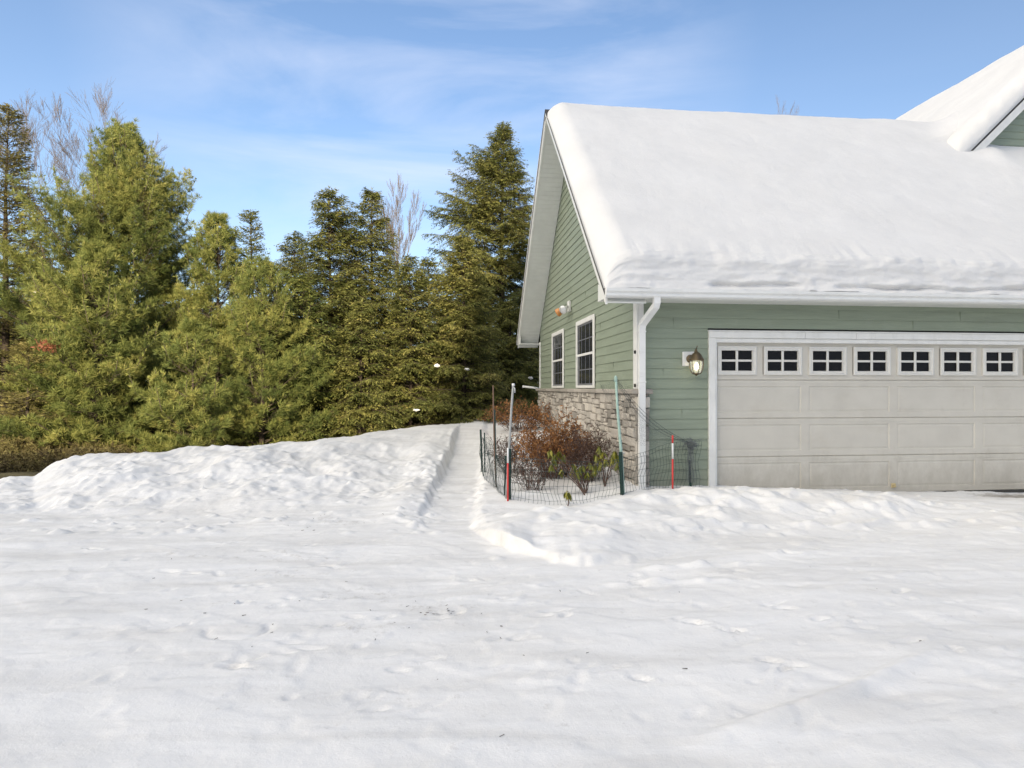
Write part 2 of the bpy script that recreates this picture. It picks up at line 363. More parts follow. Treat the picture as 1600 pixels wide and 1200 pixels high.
# loose clods: x, y, radius, height
clods = []
for i in range(300):
    u = rs.uniform(-80, 700); y = rs.uniform(6.6, 10.4)
    clods.append(((u-800)/FPX*y, y, rs.uniform(.02,.085), rs.uniform(.012,.06)))
for i in range(150):
    y = rs.uniform(6.7, 15); side = rs.choice([-1,1]); 
    clods.append((-.72-.033*(y-7.1)+side*rs.normal(.36,.09), y, rs.uniform(.03,.09), rs.uniform(.02,.07)))
for i in range(170):
    x = rs.uniform(-.2, 6.0); clods.append((x, rs.normal(7.0+.18*x,.55), rs.uniform(.03,.14), rs.uniform(.01,.05)))
for i in range(22):
    x = rs.uniform(1.5, 5.4); clods.append((x, rs.normal(7.35+.12*x,.25), rs.uniform(.10,.24), rs.uniform(.03,.10)))
dents = []
for i in range(42):
    u = rs.uniform(100, 1500); v = rs.uniform(850, 1120); y = CAMZ*FPX/(v-HOR)
    dents.append(((u-800)/FPX*y, y, rs.uniform(.03,.10), rs.uniform(.018,.05), rs.uniform(0,3.14), rs.uniform(.004,.014)))
for (u, v) in ((1066,969),(1319,970),(1116,993),(1206,948),(1403,939),(1150,900),(1004,911),(796,1007),(1234,869),(1071,840),(142,857),(345,942),(350,850),(295,894),(415,912),(480,932),(565,970),(695,955),(625,1027),(450,1012),(380,1040),(635,1097),(720,905),(880,960),(950,1045),(520,880),(250,985),(1450,1010),(1240,1035),(760,935)):
    y = CAMZ*FPX/(v-HOR)
    for k in range(3):
        dents.append(((u-800)/FPX*y+rs.normal(0,.09), y+rs.normal(0,.06), rs.uniform(.035,.11), rs.uniform(.014,.028), rs.normal(.1,.35), rs.uniform(.010,.024)))
MX = np.array([-.75,-.55,-.42,0,.4,.75,1.2,2.0,3.0,4.2,5.4,6.3,7.2])
MYF = np.array([7.0,6.85,6.72,5.95,5.5,5.42,5.6,6.1,6.6,6.85,7.05,7.5,8.0])
MYR = np.array([7.4,7.3,7.2,6.9,7.0,7.2,7.4,7.75,8.0,8.1,8.2,8.3,8.5])
MH = np.array([0,.03,.09,.15,.19,.22,.25,.29,.28,.21,.07,.01,0])
MS = np.array([0,.04,.10,.14,.13,.08,.02,0,0,0,0,0,0])
def pathx(y): return -.72 - .033*(y-7.1)
def ground(x, y, detail=True, shift=False):
    x = np.asarray(x, dtype=np.float64); y = np.asarray(y, dtype=np.float64)
    ys = np.maximum(y, .3); u = 800 + FPX*x/ys
    front = (y > 1.0)
    Yc = np.interp(u, CR_U, CR_Y); Zc = np.interp(u, CR_U, CR_Z)
    wob = fbm(x*.9, y*.9, 3, 3)
    Yb = np.interp(u, [-200,100,400,650,720], [6.6,6.9,7.1,6.9,6.9]) + .9*wob
    t = np.clip((y-Yb)/(Yc-Yb), 0, 1.0)
    steep = np.interp(u, [300,640,700], [1.0,.75,.62])
    prof = (t*t*(3-2*t))**.9*steep + (1-steep)*np.minimum(1,t*1.0)
    rough = sst(.02,.35,t)*(1-sst(560,690,u)*.5)
    bank = Zc*prof
    if detail:
        bl = np.abs(fbm(x*2.0, y*1.5, 4, 11)); bl2 = np.abs(fbm(x*5.5, y*4.5, 3, 21))
        bank = bank + rough*(.15*fbm(x*.9, y*.9, 4, 7) - .12*bl + .030 - .020*bl2)*np.interp(y, [6,11,14], [1,1,.35])
    bank = bank + .075*np.exp(-((x-pathx(y)+.62)/.28)**2)*sst(6.7,7.8,y)*(1-sst(12,16.5,y))
    back = np.maximum(y-Yc, 0)
    bank = bank - .32*back*np.interp(u, [500,760], [1,.12])
    fl = .045*np.clip(y-7,0,14) - .05*sst(6.5,7.6,y)*(1-sst(10,14,y))
    # path between the bank and the planting bed
    px = pathx(y) + .05*fbm(y*2.2, y*0+3, 3, 41)
    jag = .07*fbm(x*7, y*5, 3, 51)
    wl = 1 - sst(-.37, -.28, x-px+jag)                    # 1 on the bank
    wr = sst(.24, .42, x-px+jag)                          # 1 on the bed
    d = (x-CX)*e2[0] + (y-CY)*e2[1]; s = (x-CX)*e1[0] + (y-CY)*e1[1]
    bed = fl + .10 + .10*sst(-1.6,-.1,s)
    bed = bed + .05*fbm(x*1.6, y*1.6, 3, 61)
    bed = np.where(s > .0, np.minimum(bed, .21), bed) - .30*np.clip(y-19.5,0,30)
    bed = bed*sst(7.1, 8.3, y)*(1 - sst(.6, 3.5, s)*.85)
    pathz = fl + .16*sst(12.5,16.5,y) + .015*fbm(x*4, y*3, 4, 71)*sst(6,8,y) - .2*np.clip(y-19.5,0,30)
    yf = np.interp(x, MX, MYF) + .17*fbm(x*2.6, y*0, 4, 81); yr = np.interp(x, MX, MYR) + .12*fbm(x*1.7+5, y*0, 3, 82)
    H = np.interp(x, MX, MH); st = np.interp(x, MX, MS)*np.clip(.85+1.3*fbm(x*2.6,y*0+3,3,84),.2,1.25)
    tm = np.clip((y-yf)/(yr-yf), 0, 1)
    mound = (H-st)*(tm*tm*(3-2*tm)) + st*sst(0,.10,tm)
    under = np.exp(-((y-yf+.10)/.09)**2)*st*.30
    fall = np.clip(y-yr, 0, 3)
    mound = np.where(y > yr, H - H*.55*sst(0, .75, fall), mound) - under
    if detail:
        mound = mound + sst(.1,.5,tm)*H*(.26*fbm(x*1.1,y*1.5,4,91) - .16*np.abs(fbm(x*2.6,y*3.2,3,93)) + .02)
    right = smax(mound, bed, .06) - .015
    right = np.where((mound < .002) & (bed < .002), 0, right)
    z = bank*wl + pathz*(1-wl)*(1-wr) + right*wr
    z = np.where(y < 5.2, 0, z)
    if detail:
        flat = 1 - sst(0.05,.25,z)
        z = z + flat*(.05*fbm(x*.35+2, y*.35, 3, 101) + .014*fbm(x*1.0, y*1.7, 4, 103) + .007*fbm(x*5, y*6, 4, 105))
        # thin crusts of scraped snow with crisp broken edges
        wx_, wy_ = x + .25*fbm(x*1.1,y*1.1,3,131), y + .25*fbm(x*1.1,y*1.1,3,133)
        c1 = fbm((wx_*.94+wy_*.34)*.8, (wy_*.94-wx_*.34)*2.4, 5, 135); c2 = fbm((wx_*.90-wy_*.42)*1.1, (wy_*.90+wx_*.42)*3.6, 5, 137)
        z = z + flat*(.007*sst(.13,.16,c1) - .006*sst(.17,.20,-c1) + .005*sst(.16,.19,c2))*sst(1.8,3.2,y)
        # ploughed streaks on the drive
        st1 = fbm((x*.8+y*.35)*.7, (y*.9-x*.25)*5.0, 3, 107)
        z = z + flat*.013*st1*sst(2.5,4.5,y)
        z = z + .012*fbm(x*9, y*9, 2, 109)*(1-flat)
        for cx, cy, r, h in clods:
            m = (np.abs(x-cx) < 2.4*r) & (np.abs(y-cy) < 2.4*r)
            if m.any():
                q = ((x[m]-cx)**2+(y[m]-cy)**2)/(r*r)
                z[m] = np.maximum(z[m], z[m] + h*.5*np.exp(-q**2.2) - .0)
        for cx, cy, a, b, w_, h in dents:
            m = (np.abs(x-cx) < .55) & (np.abs(y-cy) < .55)
            if m.any():
                dx = (x[m]-cx)*math.cos(w_)+(y[m]-cy)*math.sin(w_); dy = -(x[m]-cx)*math.sin(w_)+(y[m]-cy)*math.cos(w_)
                q = (dx/a)**2+(dy/b)**2
                z[m] += -h*np.exp(-q**1.5) + h*.35*np.exp(-(q-2.2)**2)
        # curved shovel mark and a long tyre ridge on the drive
        c = at(372,985,4.05); rr = np.hypot((x-c.x)/1.0,(y-c.y)/.8); ang = np.arctan2(y-c.y, x-c.x)
        z = z - .018*np.exp(-((rr-.19)/.022)**2)*(ang < .6)
        p0 = at(1190,1128,2.95); p1 = at(1400,1050,3.45); dx_, dy_ = p1.x-p0.x, p1.y-p0.y; L = math.hypot(dx_,dy_)
        al = ((x-p0.x)*dx_+(y-p0.y)*dy_)/L; pe = (-(x-p0.x)*dy_+(y-p0.y)*dx_)/L + .03*np.sin(al*3)
        z = z + .05*np.exp(-(pe/.055)**2)*sst(-.6,.1,al)*(1-sst(L-.2,L+.7,al))
        for (u0,v0,u1,v1,hh,ww) in ((930,916,1150,908,.05,.045),(1000,893,1200,886,.04,.05),(1040,838,1490,818,.05,.06),(880,842,970,858,.06,.07),(600,815,700,835,.04,.05)):
            y0 = CAMZ*FPX/(v0-HOR); y1 = CAMZ*FPX/(v1-HOR); x0=(u0-800)/FPX*y0; x1=(u1-800)/FPX*y1
            dx_, dy_ = x1-x0, y1-y0; L = math.hypot(dx_,dy_)
            al = ((x-x0)*dx_+(y-y0)*dy_)/L; pe = (-(x-x0)*dy_+(y-y0)*dx_)/L + .12*fbm(al*2, al*0, 3, 120)
            z = z + hh*np.exp(-(pe/ww)**2)*np.where(pe<0,1,.8)*sst(-.1,.3,al)*(1-sst(L-.3,L+.1,al))*(.6+fbm(al*6,al*0,2,121))
    return (z, np.where(y > 5, -(st/.14)*(.07*np.exp(-((tm-.13)/.065)**2) - .015*np.exp(-((tm-.025)/.025)**2))*(tm > 0), 0)) if shift else z

def axis(a, b, fine_a, fine_b, step, grow=1.12, far=None):
    m = list(np.arange(fine_a, fine_b, step)); s = step; x = fine_a; lo = []
    while x > a: s *= grow; x -= s; lo.append(x)
    s = step; x = m[-1]; hi = []
    while x < b: s *= grow; x += s; hi.append(x)
    return np.array(lo[::-1] + m + hi)
gx = axis(-90, 90, -9.0, 7.6, .023, 1.14); gy = axis(-40, 26, 2.3, 9.5, .021, 1.035)
X, Y = np.meshgrid(gx, gy); Z, SH = ground(X.ravel(), Y.ravel(), True, True); Z = Z.reshape(X.shape)
nx, ny = len(gx), len(gy)
idx = np.arange(nx*ny).reshape(ny, nx)
F = np.stack([idx[:-1,:-1], idx[:-1,1:], idx[1:,1:], idx[1:,:-1]], -1).reshape(-1,4)
xf, yf_ = X.ravel(), Y.ravel()
# dirt: scraped patches on the drive and at the foot of the door
dirt = np.zeros(nx*ny)
def patch(u, v, ru, rv, amp):
    y = CAMZ*FPX/(v-HOR); x = (u-800)/FPX*y; rx = ru/FPX*y; ry = rv*y*y/(CAMZ*FPX)
    global dirt
    dirt += amp*np.exp(-((xf-x)/rx)**2 - ((yf_-y)/ry)**2)
for p in ((680,950,60,16,.11),(560,925,70,12,.10),(560,980,60,10,.13),(450,870,80,10,.10),(520,820,50,6,.14),(350,940,20,8,.10),(300,870,50,8,.08),(1250,945,20,6,.1),(440,895,90,8,.10)): patch(*p)
wx, wy = toworld(5.35, -.33)
sd_ = (xf-CX)*e1[0]+(yf_-CY)*e1[1]; dd_ = (xf-CX)*e2[0]+(yf_-CY)*e2[1]
Z -= (.06*np.exp(-((sd_-5.9)/1.1)**2 - ((dd_+.25)/.35)**2)).reshape(Z.shape)
dirt += .60*np.exp(-((sd_-5.7)/.75)**2 - ((dd_+.22)/.20)**2)
V = np.stack([xf, yf_+SH, Z.ravel()], -1)
me = np_mesh('snow_ground', V, F, extra={'dirt': dirt})
g = link('snow_ground', me, M['snow'], None, True); tag(g, kind='structure')
# forest floor beyond the snow, one sheet to the horizon
fx_ = axis(-1500, 1500, -30, 20, .5, 1.35); fy_ = axis(-1500, 2500, 9, 45, .5, 1.35)
X2, Y2 = np.meshgrid(fx_, fy_)
Z2 = -.03 + .25*fbm(X2*.35, Y2*.35, 4, 201) - .02*np.clip(Y2-12,0,20) - .6*(Y2 < 10.2)
Z2 = np.where((X2 > -1.5) & (Y2 < 30), np.minimum(Z2, -.25), Z2)
id2 = np.arange(X2.size).reshape(X2.shape)
F2 = np.stack([id2[:-1,:-1], id2[:-1,1:], id2[1:,1:], id2[1:,:-1]], -1).reshape(-1,4)
g2 = link('forest_floor', np_mesh('forest_floor', np.stack([X2.ravel(), Y2.ravel(), Z2.ravel()], -1), F2), M['floor'], None, True); tag(g2, kind='structure')
# unseen ridge added behind the camera, stepped to shade drive and house but not evergreens
hx = np.concatenate([np.linspace(-260,0,40), np.linspace(1,13,90), np.linspace(13.5,60,50), np.linspace(64,300,40)]); hy = np.linspace(-190,-32,60)
X3, Y3 = np.meshgrid(hx, hy)
HH = np.interp(X3, [-260,-40,-1,5,6.9,7.8,14,60,300], [20,20.5,20.9,22.5,23.0,30.0,40,42,36])
Z3 = HH*np.where(Y3 > -60, sst(-32,-60,Y3), 1-.9*sst(-75,-190,Y3)) + 1.2*fbm(X3*.08,Y3*.08,4,221)*(np.abs(Y3+62) > 9) - 1.0*sst(-40,-32,Y3) - .3
id3 = np.arange(X3.size).reshape(X3.shape)
F3 = np.stack([id3[:-1,:-1], id3[:-1,1:], id3[1:,1:], id3[1:,:-1]], -1).reshape(-1,4)
g3 = link('added_shade_hill', np_mesh('added_shade_hill', np.stack([X3.ravel(), Y3.ravel(), Z3.ravel()], -1), F3, extra={'dirt': X3.ravel()*0}), M['snow'], None, True); tag(g3, kind='structure')
def gz(x, y): return float(ground(np.array([x]), np.array([y]))[0])
def floorz(x, y): return -.03 - .02*min(max(y-12,0),20)

# ------------------------------------------------------------------ the house
house = tag(empty('house', (CX, CY, 0), A), 'green lap-sided house with attached double garage, stone base and steep roof', 'house')
PITCH = .945; EAVE_D, EAVE_Z = -.40, 2.84; RIDGE_D = 4.21; DEPTH = 8.42; RAKE = .57; XR = 9.4
def roof_z(d): return EAVE_Z + PITCH*((d-EAVE_D) if d <= RIDGE_D else (2*RIDGE_D - d - EAVE_D))
RZ = roof_z(RIDGE_D)
rnd = random.Random(3)

def lap(mb, s0, s1, za, axis_, base, out, clip=None, exp_=.14, ztop=None):
    """lap siding courses; axis_ 'x' runs along x on plane y=base, 'y' runs along y on plane x=base, out = outward sign"""
    z = za
    while z < ztop - .002:
        z1 = min(z+exp_, ztop)
        a, b = s0, s1; at_, bt_ = s0, s1
        if clip:
            r0, r1 = clip(z), clip(z1)
            if r0 is None: break
            a, b = r0; at_, bt_ = r1 if r1 else ((a+b)/2, (a+b)/2)
        lo, hi, un = base + out*.017, base + out*.004, base
        def P(t, o, zz): return (t, o, zz) if axis_ == 'x' else (o, t, zz)
        tn = rnd.random()
        j = rnd.uniform(-.001,.001)
        mb.quad(P(a,lo+j,z), P(b,lo+j,z), P(bt_,hi,z1), P(at_,hi,z1), tn)
        mb.quad(P(a,un,z), P(b,un,z), P(b,lo+j,z), P(a,lo+j,z), tn)
        z = z1
# closed core behind the cladding
mb = MB()
mb.prism([(0.02,-.4),(DEPTH-.02,-.4),(DEPTH-.02,roof_z(DEPTH)-.16),(RIDGE_D,RZ-.16),(.02,roof_z(0)-.16)], 'x', .02, 1.02)
mb.prism([(0.20,-.4),(DEPTH-.02,-.4),(DEPTH-.02,roof_z(DEPTH)-.16),(RIDGE_D,RZ-.16),(.20,roof_z(0)-.16)], 'x', 1.02, 9.3)
mb.box(1.02, 9.3, .02, .2, 2.24, 2.9)
mb.box(6.63, 9.3, .02, .2, -.4, 2.24)
mb.build('wall', M['dark'], house)
# front cladding beside and above the door
mb = MB()
lap(mb, .03, 1.0, -.14, 'x', 0.0, -1, ztop=2.76)
for (s, k) in ((.62,9),(.35,13),(.81,5),(.5,18)): mb.box(s, s+.0035, -.0178, -.004, -.14+.14*k+.003, -.14+.14*(k+1)-.002, .0)
mb.build('siding', M['siding'], house)
mb = MB()
lap(mb, 1.0, 9.3, 2.38, 'x', 0.0, -1, ztop=2.76)
for (s, z) in ((2.95,2.52),(4.1,2.38),(4.85,2.52)): mb.box(s, s+.004, -.0175, -.004, z+.002, z+.138, .0)
lap(mb, 6.68, 9.3, -.14, 'x', 0.0, -1, ztop=2.38)
mb.build('siding', M['siding'], house)
# gable cladding above the stone
def gclip(z):
    lim = lambda zz: ((zz+.14-EAVE_Z)/PITCH + EAVE_D)
    a = max(0.0, lim(z)); b = min(DEPTH, 2*RIDGE_D - lim(z))
    return (a, b) if a < b else None
mb = MB(); lap(mb, 0, DEPTH, 1.53, 'y', 0.0, -1, clip=gclip, ztop=RZ-.14)
for (d, k) in ((1.2,2),(4.6,3),(2.0,7),(5.3,8),(3.1,12),(4.4,14),(1.7,16),(6.6,6),(4.9,21),(3.4,19),(2.9,25),(4.7,27),(.9,10)): mb.box(-.0178, -.004, d, d+.0035, 1.53+.14*k+.003, 1.53+.14*(k+1)-.002, .0)
mb.build('siding', M['siding'], house)
# corner boards
mb = MB(); mb.bevbox(-.032, -.002, -.03, .13, 1.535, 2.74); mb.bevbox(-.0018, .07, -.032, -.002, 1.535, 2.74)
mb.build('corner_board', M['white'], house)
mb = MB(); mb.bevbox(-.032, -.002, DEPTH-.10, DEPTH+.03, 1.535, 2.78); mb.bevbox(-.0018, .06, DEPTH+.002, DEPTH+.03, 1.535, 2.78)
mb.build('corner_board', M['white'], house)

# stone veneer: random ashlar, every stone a chamfered block
def split(a0, a1, z0, z1, out, depth=0):
    w_, h = a1-a0, z1-z0
    if (w_ < .42 and h < .17 and (rnd.random() < .55 or (w_ < .22 and h < .12))) or (w_ < .14 and h < .10): out.append((a0,a1,z0,z1)); return
    if w_ > h*rnd.uniform(1.5,3.2) or h < .11:
        c = a0 + w_*rnd.uniform(.35,.65); split(a0,c,z0,z1,out,depth+1); split(c,a1,z0,z1,out,depth+1)
    else:
        c = z0 + h*rnd.uniform(.33,.67); split(a0,a1,z0,c,out,depth+1); split(a0,a1,c,z1,out,depth+1)
def stones(mb, rects, mk):
    for a0,a1,z0,z1 in rects:
        g_ = .006; o = rnd.uniform(.055,.095); tn = min(1,max(0,rnd.gauss(.5,.27)))
        j = lambda: rnd.uniform(-.007,.007)
        q = [(a0+g_+j(),z0+g_+j()),(a1-g_+j(),z0+g_+j()),(a1-g_+j(),z1-g_+j()),(a0+g_+j(),z1-g_+j())]
        cx = (a0+a1)/2; cz = (z0+z1)/2; b = min(.014,(a1-a0)*.2,(z1-z0)*.2)
        inn = []
        for p,r in q:
            inn.append((p+(b if p<cx else -b)+j()*.5, r+(b if r<cz else -b)+j()*.5))
        vs_ = [mk(p,r,0) for p,r in q] + [mk(p,r,o-.012) for p,r in q] + [mk(p,r,o+rnd.uniform(-.006,.006)) for p,r in inn]
        fs_ = [(8,9,10,11)]
        for i in range(4):
            k = (i+1)%4; fs_ += [(i,k,4+k,4+i),(4+i,4+k,8+k,8+i)]
        mb.add(vs_, fs_, tn)
mb = MB(); rects = []
n_ = 14; edges = [-.06 + (DEPTH+.06)*i/n_ + (rnd.uniform(-.08,.08) if 0<i<n_ else 0) for i in range(n_+1)]
for i in range(n_): split(edges[i], edges[i+1], -.2, 1.465, rects)
stones(mb, rects, lambda a,z,o: (-o, a, z))
rects = []
z = -.2
while z < 1.46:
    h = min(rnd.uniform(.10,.24), 1.465-z); rects.append((-.06,.14,z,z+h)); z += h
stones(mb, rects, lambda a,z,o: (a, -o-.012, z))
mb.box(-.03, -.0, -.02, DEPTH, -.3, 1.465, .1); mb.box(.0, .12, -.03, -.0185, -.3, 1.465, .1)
mb.build('stone_veneer', M['stone'], house)
mb = MB()
t = -.14
while t < DEPTH+.02:
    t1 = min(t+rnd.uniform(.5,.7), DEPTH+.04); mb.bevbox(-.13+rnd.uniform(-.004,.004), -.0, t+.002, t1-.002, 1.465, 1.532, .012, rnd.random()); t = t1
mb.bevbox(.002, .17, -.13, -.019, 1.465, 1.532, .012, .4)
mb.build('stone_cap', M['cap'], house)

# roof deck with overhangs, boards and soffits
def slab(mb, d0, d1, x0, x1, top, bot, tint=.5):
    """roof-parallel slab between depths d0 and d1; top/bot are heights relative to the roof plane"""
    mb.prism([(d0,roof_z(d0)+bot),(d1,roof_z(d1)+bot),(d1,roof_z(d1)+top),(d0,roof_z(d0)+top)], 'x', x0, x1, tint)
mb = MB()
slab(mb, EAVE_D-.03, RIDGE_D, -RAKE-.02, XR, 0, -.05); slab(mb, RIDGE_D, 2*RIDGE_D-EAVE_D+.03, -RAKE-.02, XR, 0, -.05)
mb.build('roof', M['shingle'], house)
for d0,d1 in ((EAVE_D,RIDGE_D),(RIDGE_D,2*RIDGE_D-EAVE_D)):
    mb = MB(); slab(mb, d0, d1, -RAKE, -RAKE+.03, -.053, -.20); slab(mb, d0, d1, -RAKE-.012, -RAKE-.0005, -.053, -.10)
    mb.build('rake_board', M['white'], house)
    mb = MB(); n = int((d1-d0)/.078); 
    for i in range(n):
        a = d0 + (d1-d0)*i/n; b = d0 + (d1-d0)*(i+1)/n
        slab(mb, a+.0028, b-.0028, -RAKE+.031, -.02, -.165, -.185, rnd.random())
    mb.build('soffit', M['soffit'], house)
for y0, y1 in ((EAVE_D, -.001), (DEPTH+.001, 2*RIDGE_D-EAVE_D)):
    mb = MB(); n = 4
    for i in range(n): mb.box(-RAKE+.002, XR, y0+(y1-y0)*i/n+.002, y0+(y1-y0)*(i+1)/n-.002, 2.725, 2.745)
    zt = 2.78
    pr = [(EAVE_D+.002,2.727),(-.002,2.727),(-.002,2.96),(EAVE_D+.002,2.76)] if y0 < 0 else [(2*RIDGE_D-EAVE_D-.002,2.727),(DEPTH+.002,2.727),(DEPTH+.002,2.96),(2*RIDGE_D-EAVE_D-.002,2.76)]
    mb.prism(pr, 'x', -RAKE+.004, -RAKE+.03)
    mb.build('soffit', M['soffit'], house)
    mb = MB(); yy = EAVE_D-.02 if y0 < 0 else 2*RIDGE_D-EAVE_D
    mb.bevbox(-RAKE, XR, yy, yy+.02, 2.72, 2.80); mb.build('fascia', M['white'], house)
# gutters (K profile), front one with seams
gp = [(-.421,2.835),(-.421,2.728),(-.49,2.728),(-.505,2.745),(-.50,2.775),(-.528,2.80),(-.532,2.838),(-.526,2.838),(-.515,2.80),(-.488,2.775),(-.49,2.745),(-.43,2.738),(-.43,2.835)]
mb = MB(); xs = [-RAKE-.01, .28, 2.05, 4.0, 7.2, XR]
for i in range(len(xs)-1): mb.prism([(p,q+rnd.uniform(-.0008,.0008)) for p,q in gp], 'x', xs[i]+(.0015 if i else 0), xs[i+1]-.0015)
mb.prism([(-.421,2.728),(-.49,2.728),(-.505,2.745),(-.50,2.775),(-.528,2.80),(-.532,2.838),(-.421,2.838)], 'x', -RAKE-.014, -RAKE-.0105)
for s in (.28, 2.05, 4.0): mb.prism([(p-.002 if p < -.45 else p, q) for p,q in gp[1:8]], 'x', s-.02, s+.02)
mb.build('gutter', M['metalwhite'], house)
# downspout: outlet, two elbows, long leg against the corner
def rect_tube(mb, pts, w_, dp):
    vs_ = []
    for i, (x, y, z) in enumerate(pts):
        a = Vector(pts[min(i+1,len(pts)-1)]) - Vector(pts[max(i-1,0)]); a.normalize()
        up = Vector((1,0,0)); side = a.cross(up).normalized() if abs(a.dot(up)) < .98 else Vector((0,1,0)); up = side.cross(a).normalized()
        for p, q in ((-1,-1),(-.6,-1),(-.3,-.8),(0,-1),(.3,-.8),(.6,-1),(1,-1),(1,1),(-1,1)):
            vs_.append(Vector((x,y,z)) + up*p*w_/2 + side*(-q if False else q)*dp/2)
    n = 9; fs_ = []
    for i in range(len(pts)-1):
        for k in range(n): fs_.append((i*n+k, i*n+(k+1)%n, (i+1)*n+(k+1)%n, (i+1)*n+k))
    mb.add(vs_, fs_)
mb = MB()
rect_tube(mb, [(.10,-.46,2.745),(.10,-.46,2.66),(.095,-.44,2.62),(.02,-.20,2.44),(.005,-.165,2.40),(.0,-.155,2.34),(0,-.155,1.4),(0.002,-.155,.6),(0,-.155,-.1)], .085, .07)
for z in (2.3, 1.62): mb.bevbox(-.05,.05,-.195,-.12,z,z+.02,.003)
mb.build('downspout', M['metalwhite'], house)
for z in (2.02, 1.56):
    mb = MB(); mb.bevbox(-.06,-.033,-.012,.012,z,z+.045,.004); mb.build('hook', M['dark'], house)

# gable windows
def house_window(d0, d1, z0, z1):
    wn = MB(); X0 = -.022
    # casing
    t = .085
    wn.bevbox(-.05,-.02,d0,d0+t,z0,z1); wn.bevbox(-.05,-.02,d1-t,d1,z0,z1)
    wn.bevbox(-.052,-.02,d0+t+.001,d1-t-.001,z1-t,z1); wn.bevbox(-.058,-.02,d0+t+.001,d1-t-.001,z0,z0+t*.6)
    w0 = wn.build('window', M['white'], house)
    zm = (z0+z1)/2 - .02; ia, ib = d0+t, d1-t; za, zb = z0+t*.6, z1-t
    f = MB()
    for (a,b,lo,hi,xo) in ((ia,ib,zm-.02,zb,-.034),(ia,ib,za,zm+.02,-.026)):
        e = .035
        f.bevbox(xo,-.018,a+.001,a+e,lo,hi,.004); f.bevbox(xo,-.018,b-e,b-.001,lo,hi,.004)
        f.bevbox(xo+.001,-.018,a+e+.001,b-e-.001,lo,lo+e,.004); f.bevbox(xo+.001,-.018,a+e+.001,b-e-.001,hi-e,hi,.004)
    f.build('sash', M['white'] if False else M['muntin'], w0)
    f2 = MB(); f2.bevbox(-.042,-.035,ia+.001,ib-.001,zm-.022,zm+.022,.004); f2.build('meeting_rail', M['white'], w0)
    pn = MB(); pn.box(-.0215,-.018,ia+.02,ib-.02,za+.01,zb-.01); pn.build('pane', M['glass'], w0)
    mu = MB()
    for lo, hi, xo in ((zm+.02,zb-.03,-.0255),(za+.03,zm-.02,-.0245)):
        for i in range(1,4):
            y = ia + (ib-ia)*i/4; mu.box(xo,-.0217,y-.009,y+.009,lo,hi)
        zz = (lo+hi)/2; mu.box(xo-.001,-.0219,ia+.036,ib-.036,zz-.009,zz+.009)
    mu.build('muntin', M['muntin'], w0)
house_window(2.33, 3.78, 1.545, 2.84)
house_window(5.06, 6.47, 1.545, 2.84)

# garage door
DS0, DS1, DZ0, DZ1 = 1.105, 6.565, .03, 2.20
mb = MB()
mb.bevbox(1.0, 1.10, -.045, -.0, -.3, 2.245); mb.bevbox(6.57, 6.67, -.045, -.0, -.3, 2.245)
mb.bevbox(1.0, 2.42, -.047, -.0, 2.246, 2.335); mb.bevbox(2.423, 3.2, -.0465, -.0, 2.246, 2.335); mb.bevbox(3.203, 6.67, -.047, -.0, 2.246, 2.335)
mb.bevbox(.99, 6.68, -.06, -.0, 2.3355, 2.352)
mb.bevbox(1.101, 1.13, -.02, .06, -.3, 2.2); mb.bevbox(6.54, 6.569, -.02, .06, -.3, 2.2); mb.bevbox(1.101, 6.569, -.022, .06, 2.185, 2.245)
mb.build('door_trim', M['white'], house)
door = MB(); YD = .045
def ring(r0, y0, r1, y1):
    (a0,a1,b0,b1), (c0,c1,d0,d1) = r0, r1
    o = [(a0,y0,b0),(a1,y0,b0),(a1,y0,b1),(a0,y0,b1)]; i = [(c0,y1,d0),(c1,y1,d0),(c1,y1,d1),(c0,y1,d1)]
    for k in range(4):
        l = (k+1)%4; door.quad(o[k], o[l], i[l], i[k])
sec = (DZ1-DZ0)/4; pw = (DS1-DS0)/4
for r in range(4):
    z0 = DZ0 + r*sec; z1 = z0 + sec
    zs0, zs1 = z0+.012, z1-.003
    pz0, pz1 = z0+.085, z1-.085
    xs_ = []
    for c in range(4):
        if r < 3: xs_.append((DS0+c*pw+.06, DS0+(c+1)*pw-.06))
        else:
            xs_ += [(DS0+c*pw+.055, DS0+c*pw+pw/2-.045), (DS0+c*pw+pw/2+.045, DS0+(c+1)*pw-.055)]
    if r == 3: pz0, pz1 = z0+.075, z1-.065
    prev = DS0
    for a,b in xs_:
        door.quad((prev,YD,zs0),(a,YD,zs0),(a,YD,zs1),(prev,YD,zs1)); prev = b
        door.quad((a,YD,zs0),(b,YD,zs0),(b,YD,pz0),(a,YD,pz0)); door.quad((a,YD,pz1),(b,YD,pz1),(b,YD,zs1),(a,YD,zs1))
        R0 = (a,b,pz0,pz1); sh = lambda q: (a+q,b-q,pz0+q,pz1-q)
        if r == 3: ring(R0, YD, R0, YD+.019); continue
        ring(R0, YD, sh(.008), YD+.009); ring(sh(.008), YD+.009, sh(.024), YD+.009); ring(sh(.024), YD+.009, sh(.040), YD+.004)
        q = sh(.040); door.quad((q[0],YD+.004,q[2]),(q[1],YD+.004,q[2]),(q[1],YD+.004,q[3]),(q[0],YD+.004,q[3]))
    door.quad((prev,YD,zs0),(DS1,YD,zs0),(DS1,YD,zs1),(prev,YD,zs1))
    # joint between sections
    door.quad((DS0,YD+.014,z0),(DS1,YD+.014,z0),(DS1,YD,zs0),(DS0,YD,zs0)); door.quad((DS0,YD,zs1),(DS1,YD,zs1),(DS1,YD+.014,z1),(DS0,YD+.014,z1))
    # ribbing lines above each panel row
    if r < 3: 
        for zz in (z1-.052,): door.bevbox(DS0+.001, DS1-.001, YD-.003, YD+.003, zz, zz+.012, .002)
door.box(DS0, DS1, YD+.02, YD+.05, DZ0, DZ1)
gd = door.build('garage_door', M['door'], house)
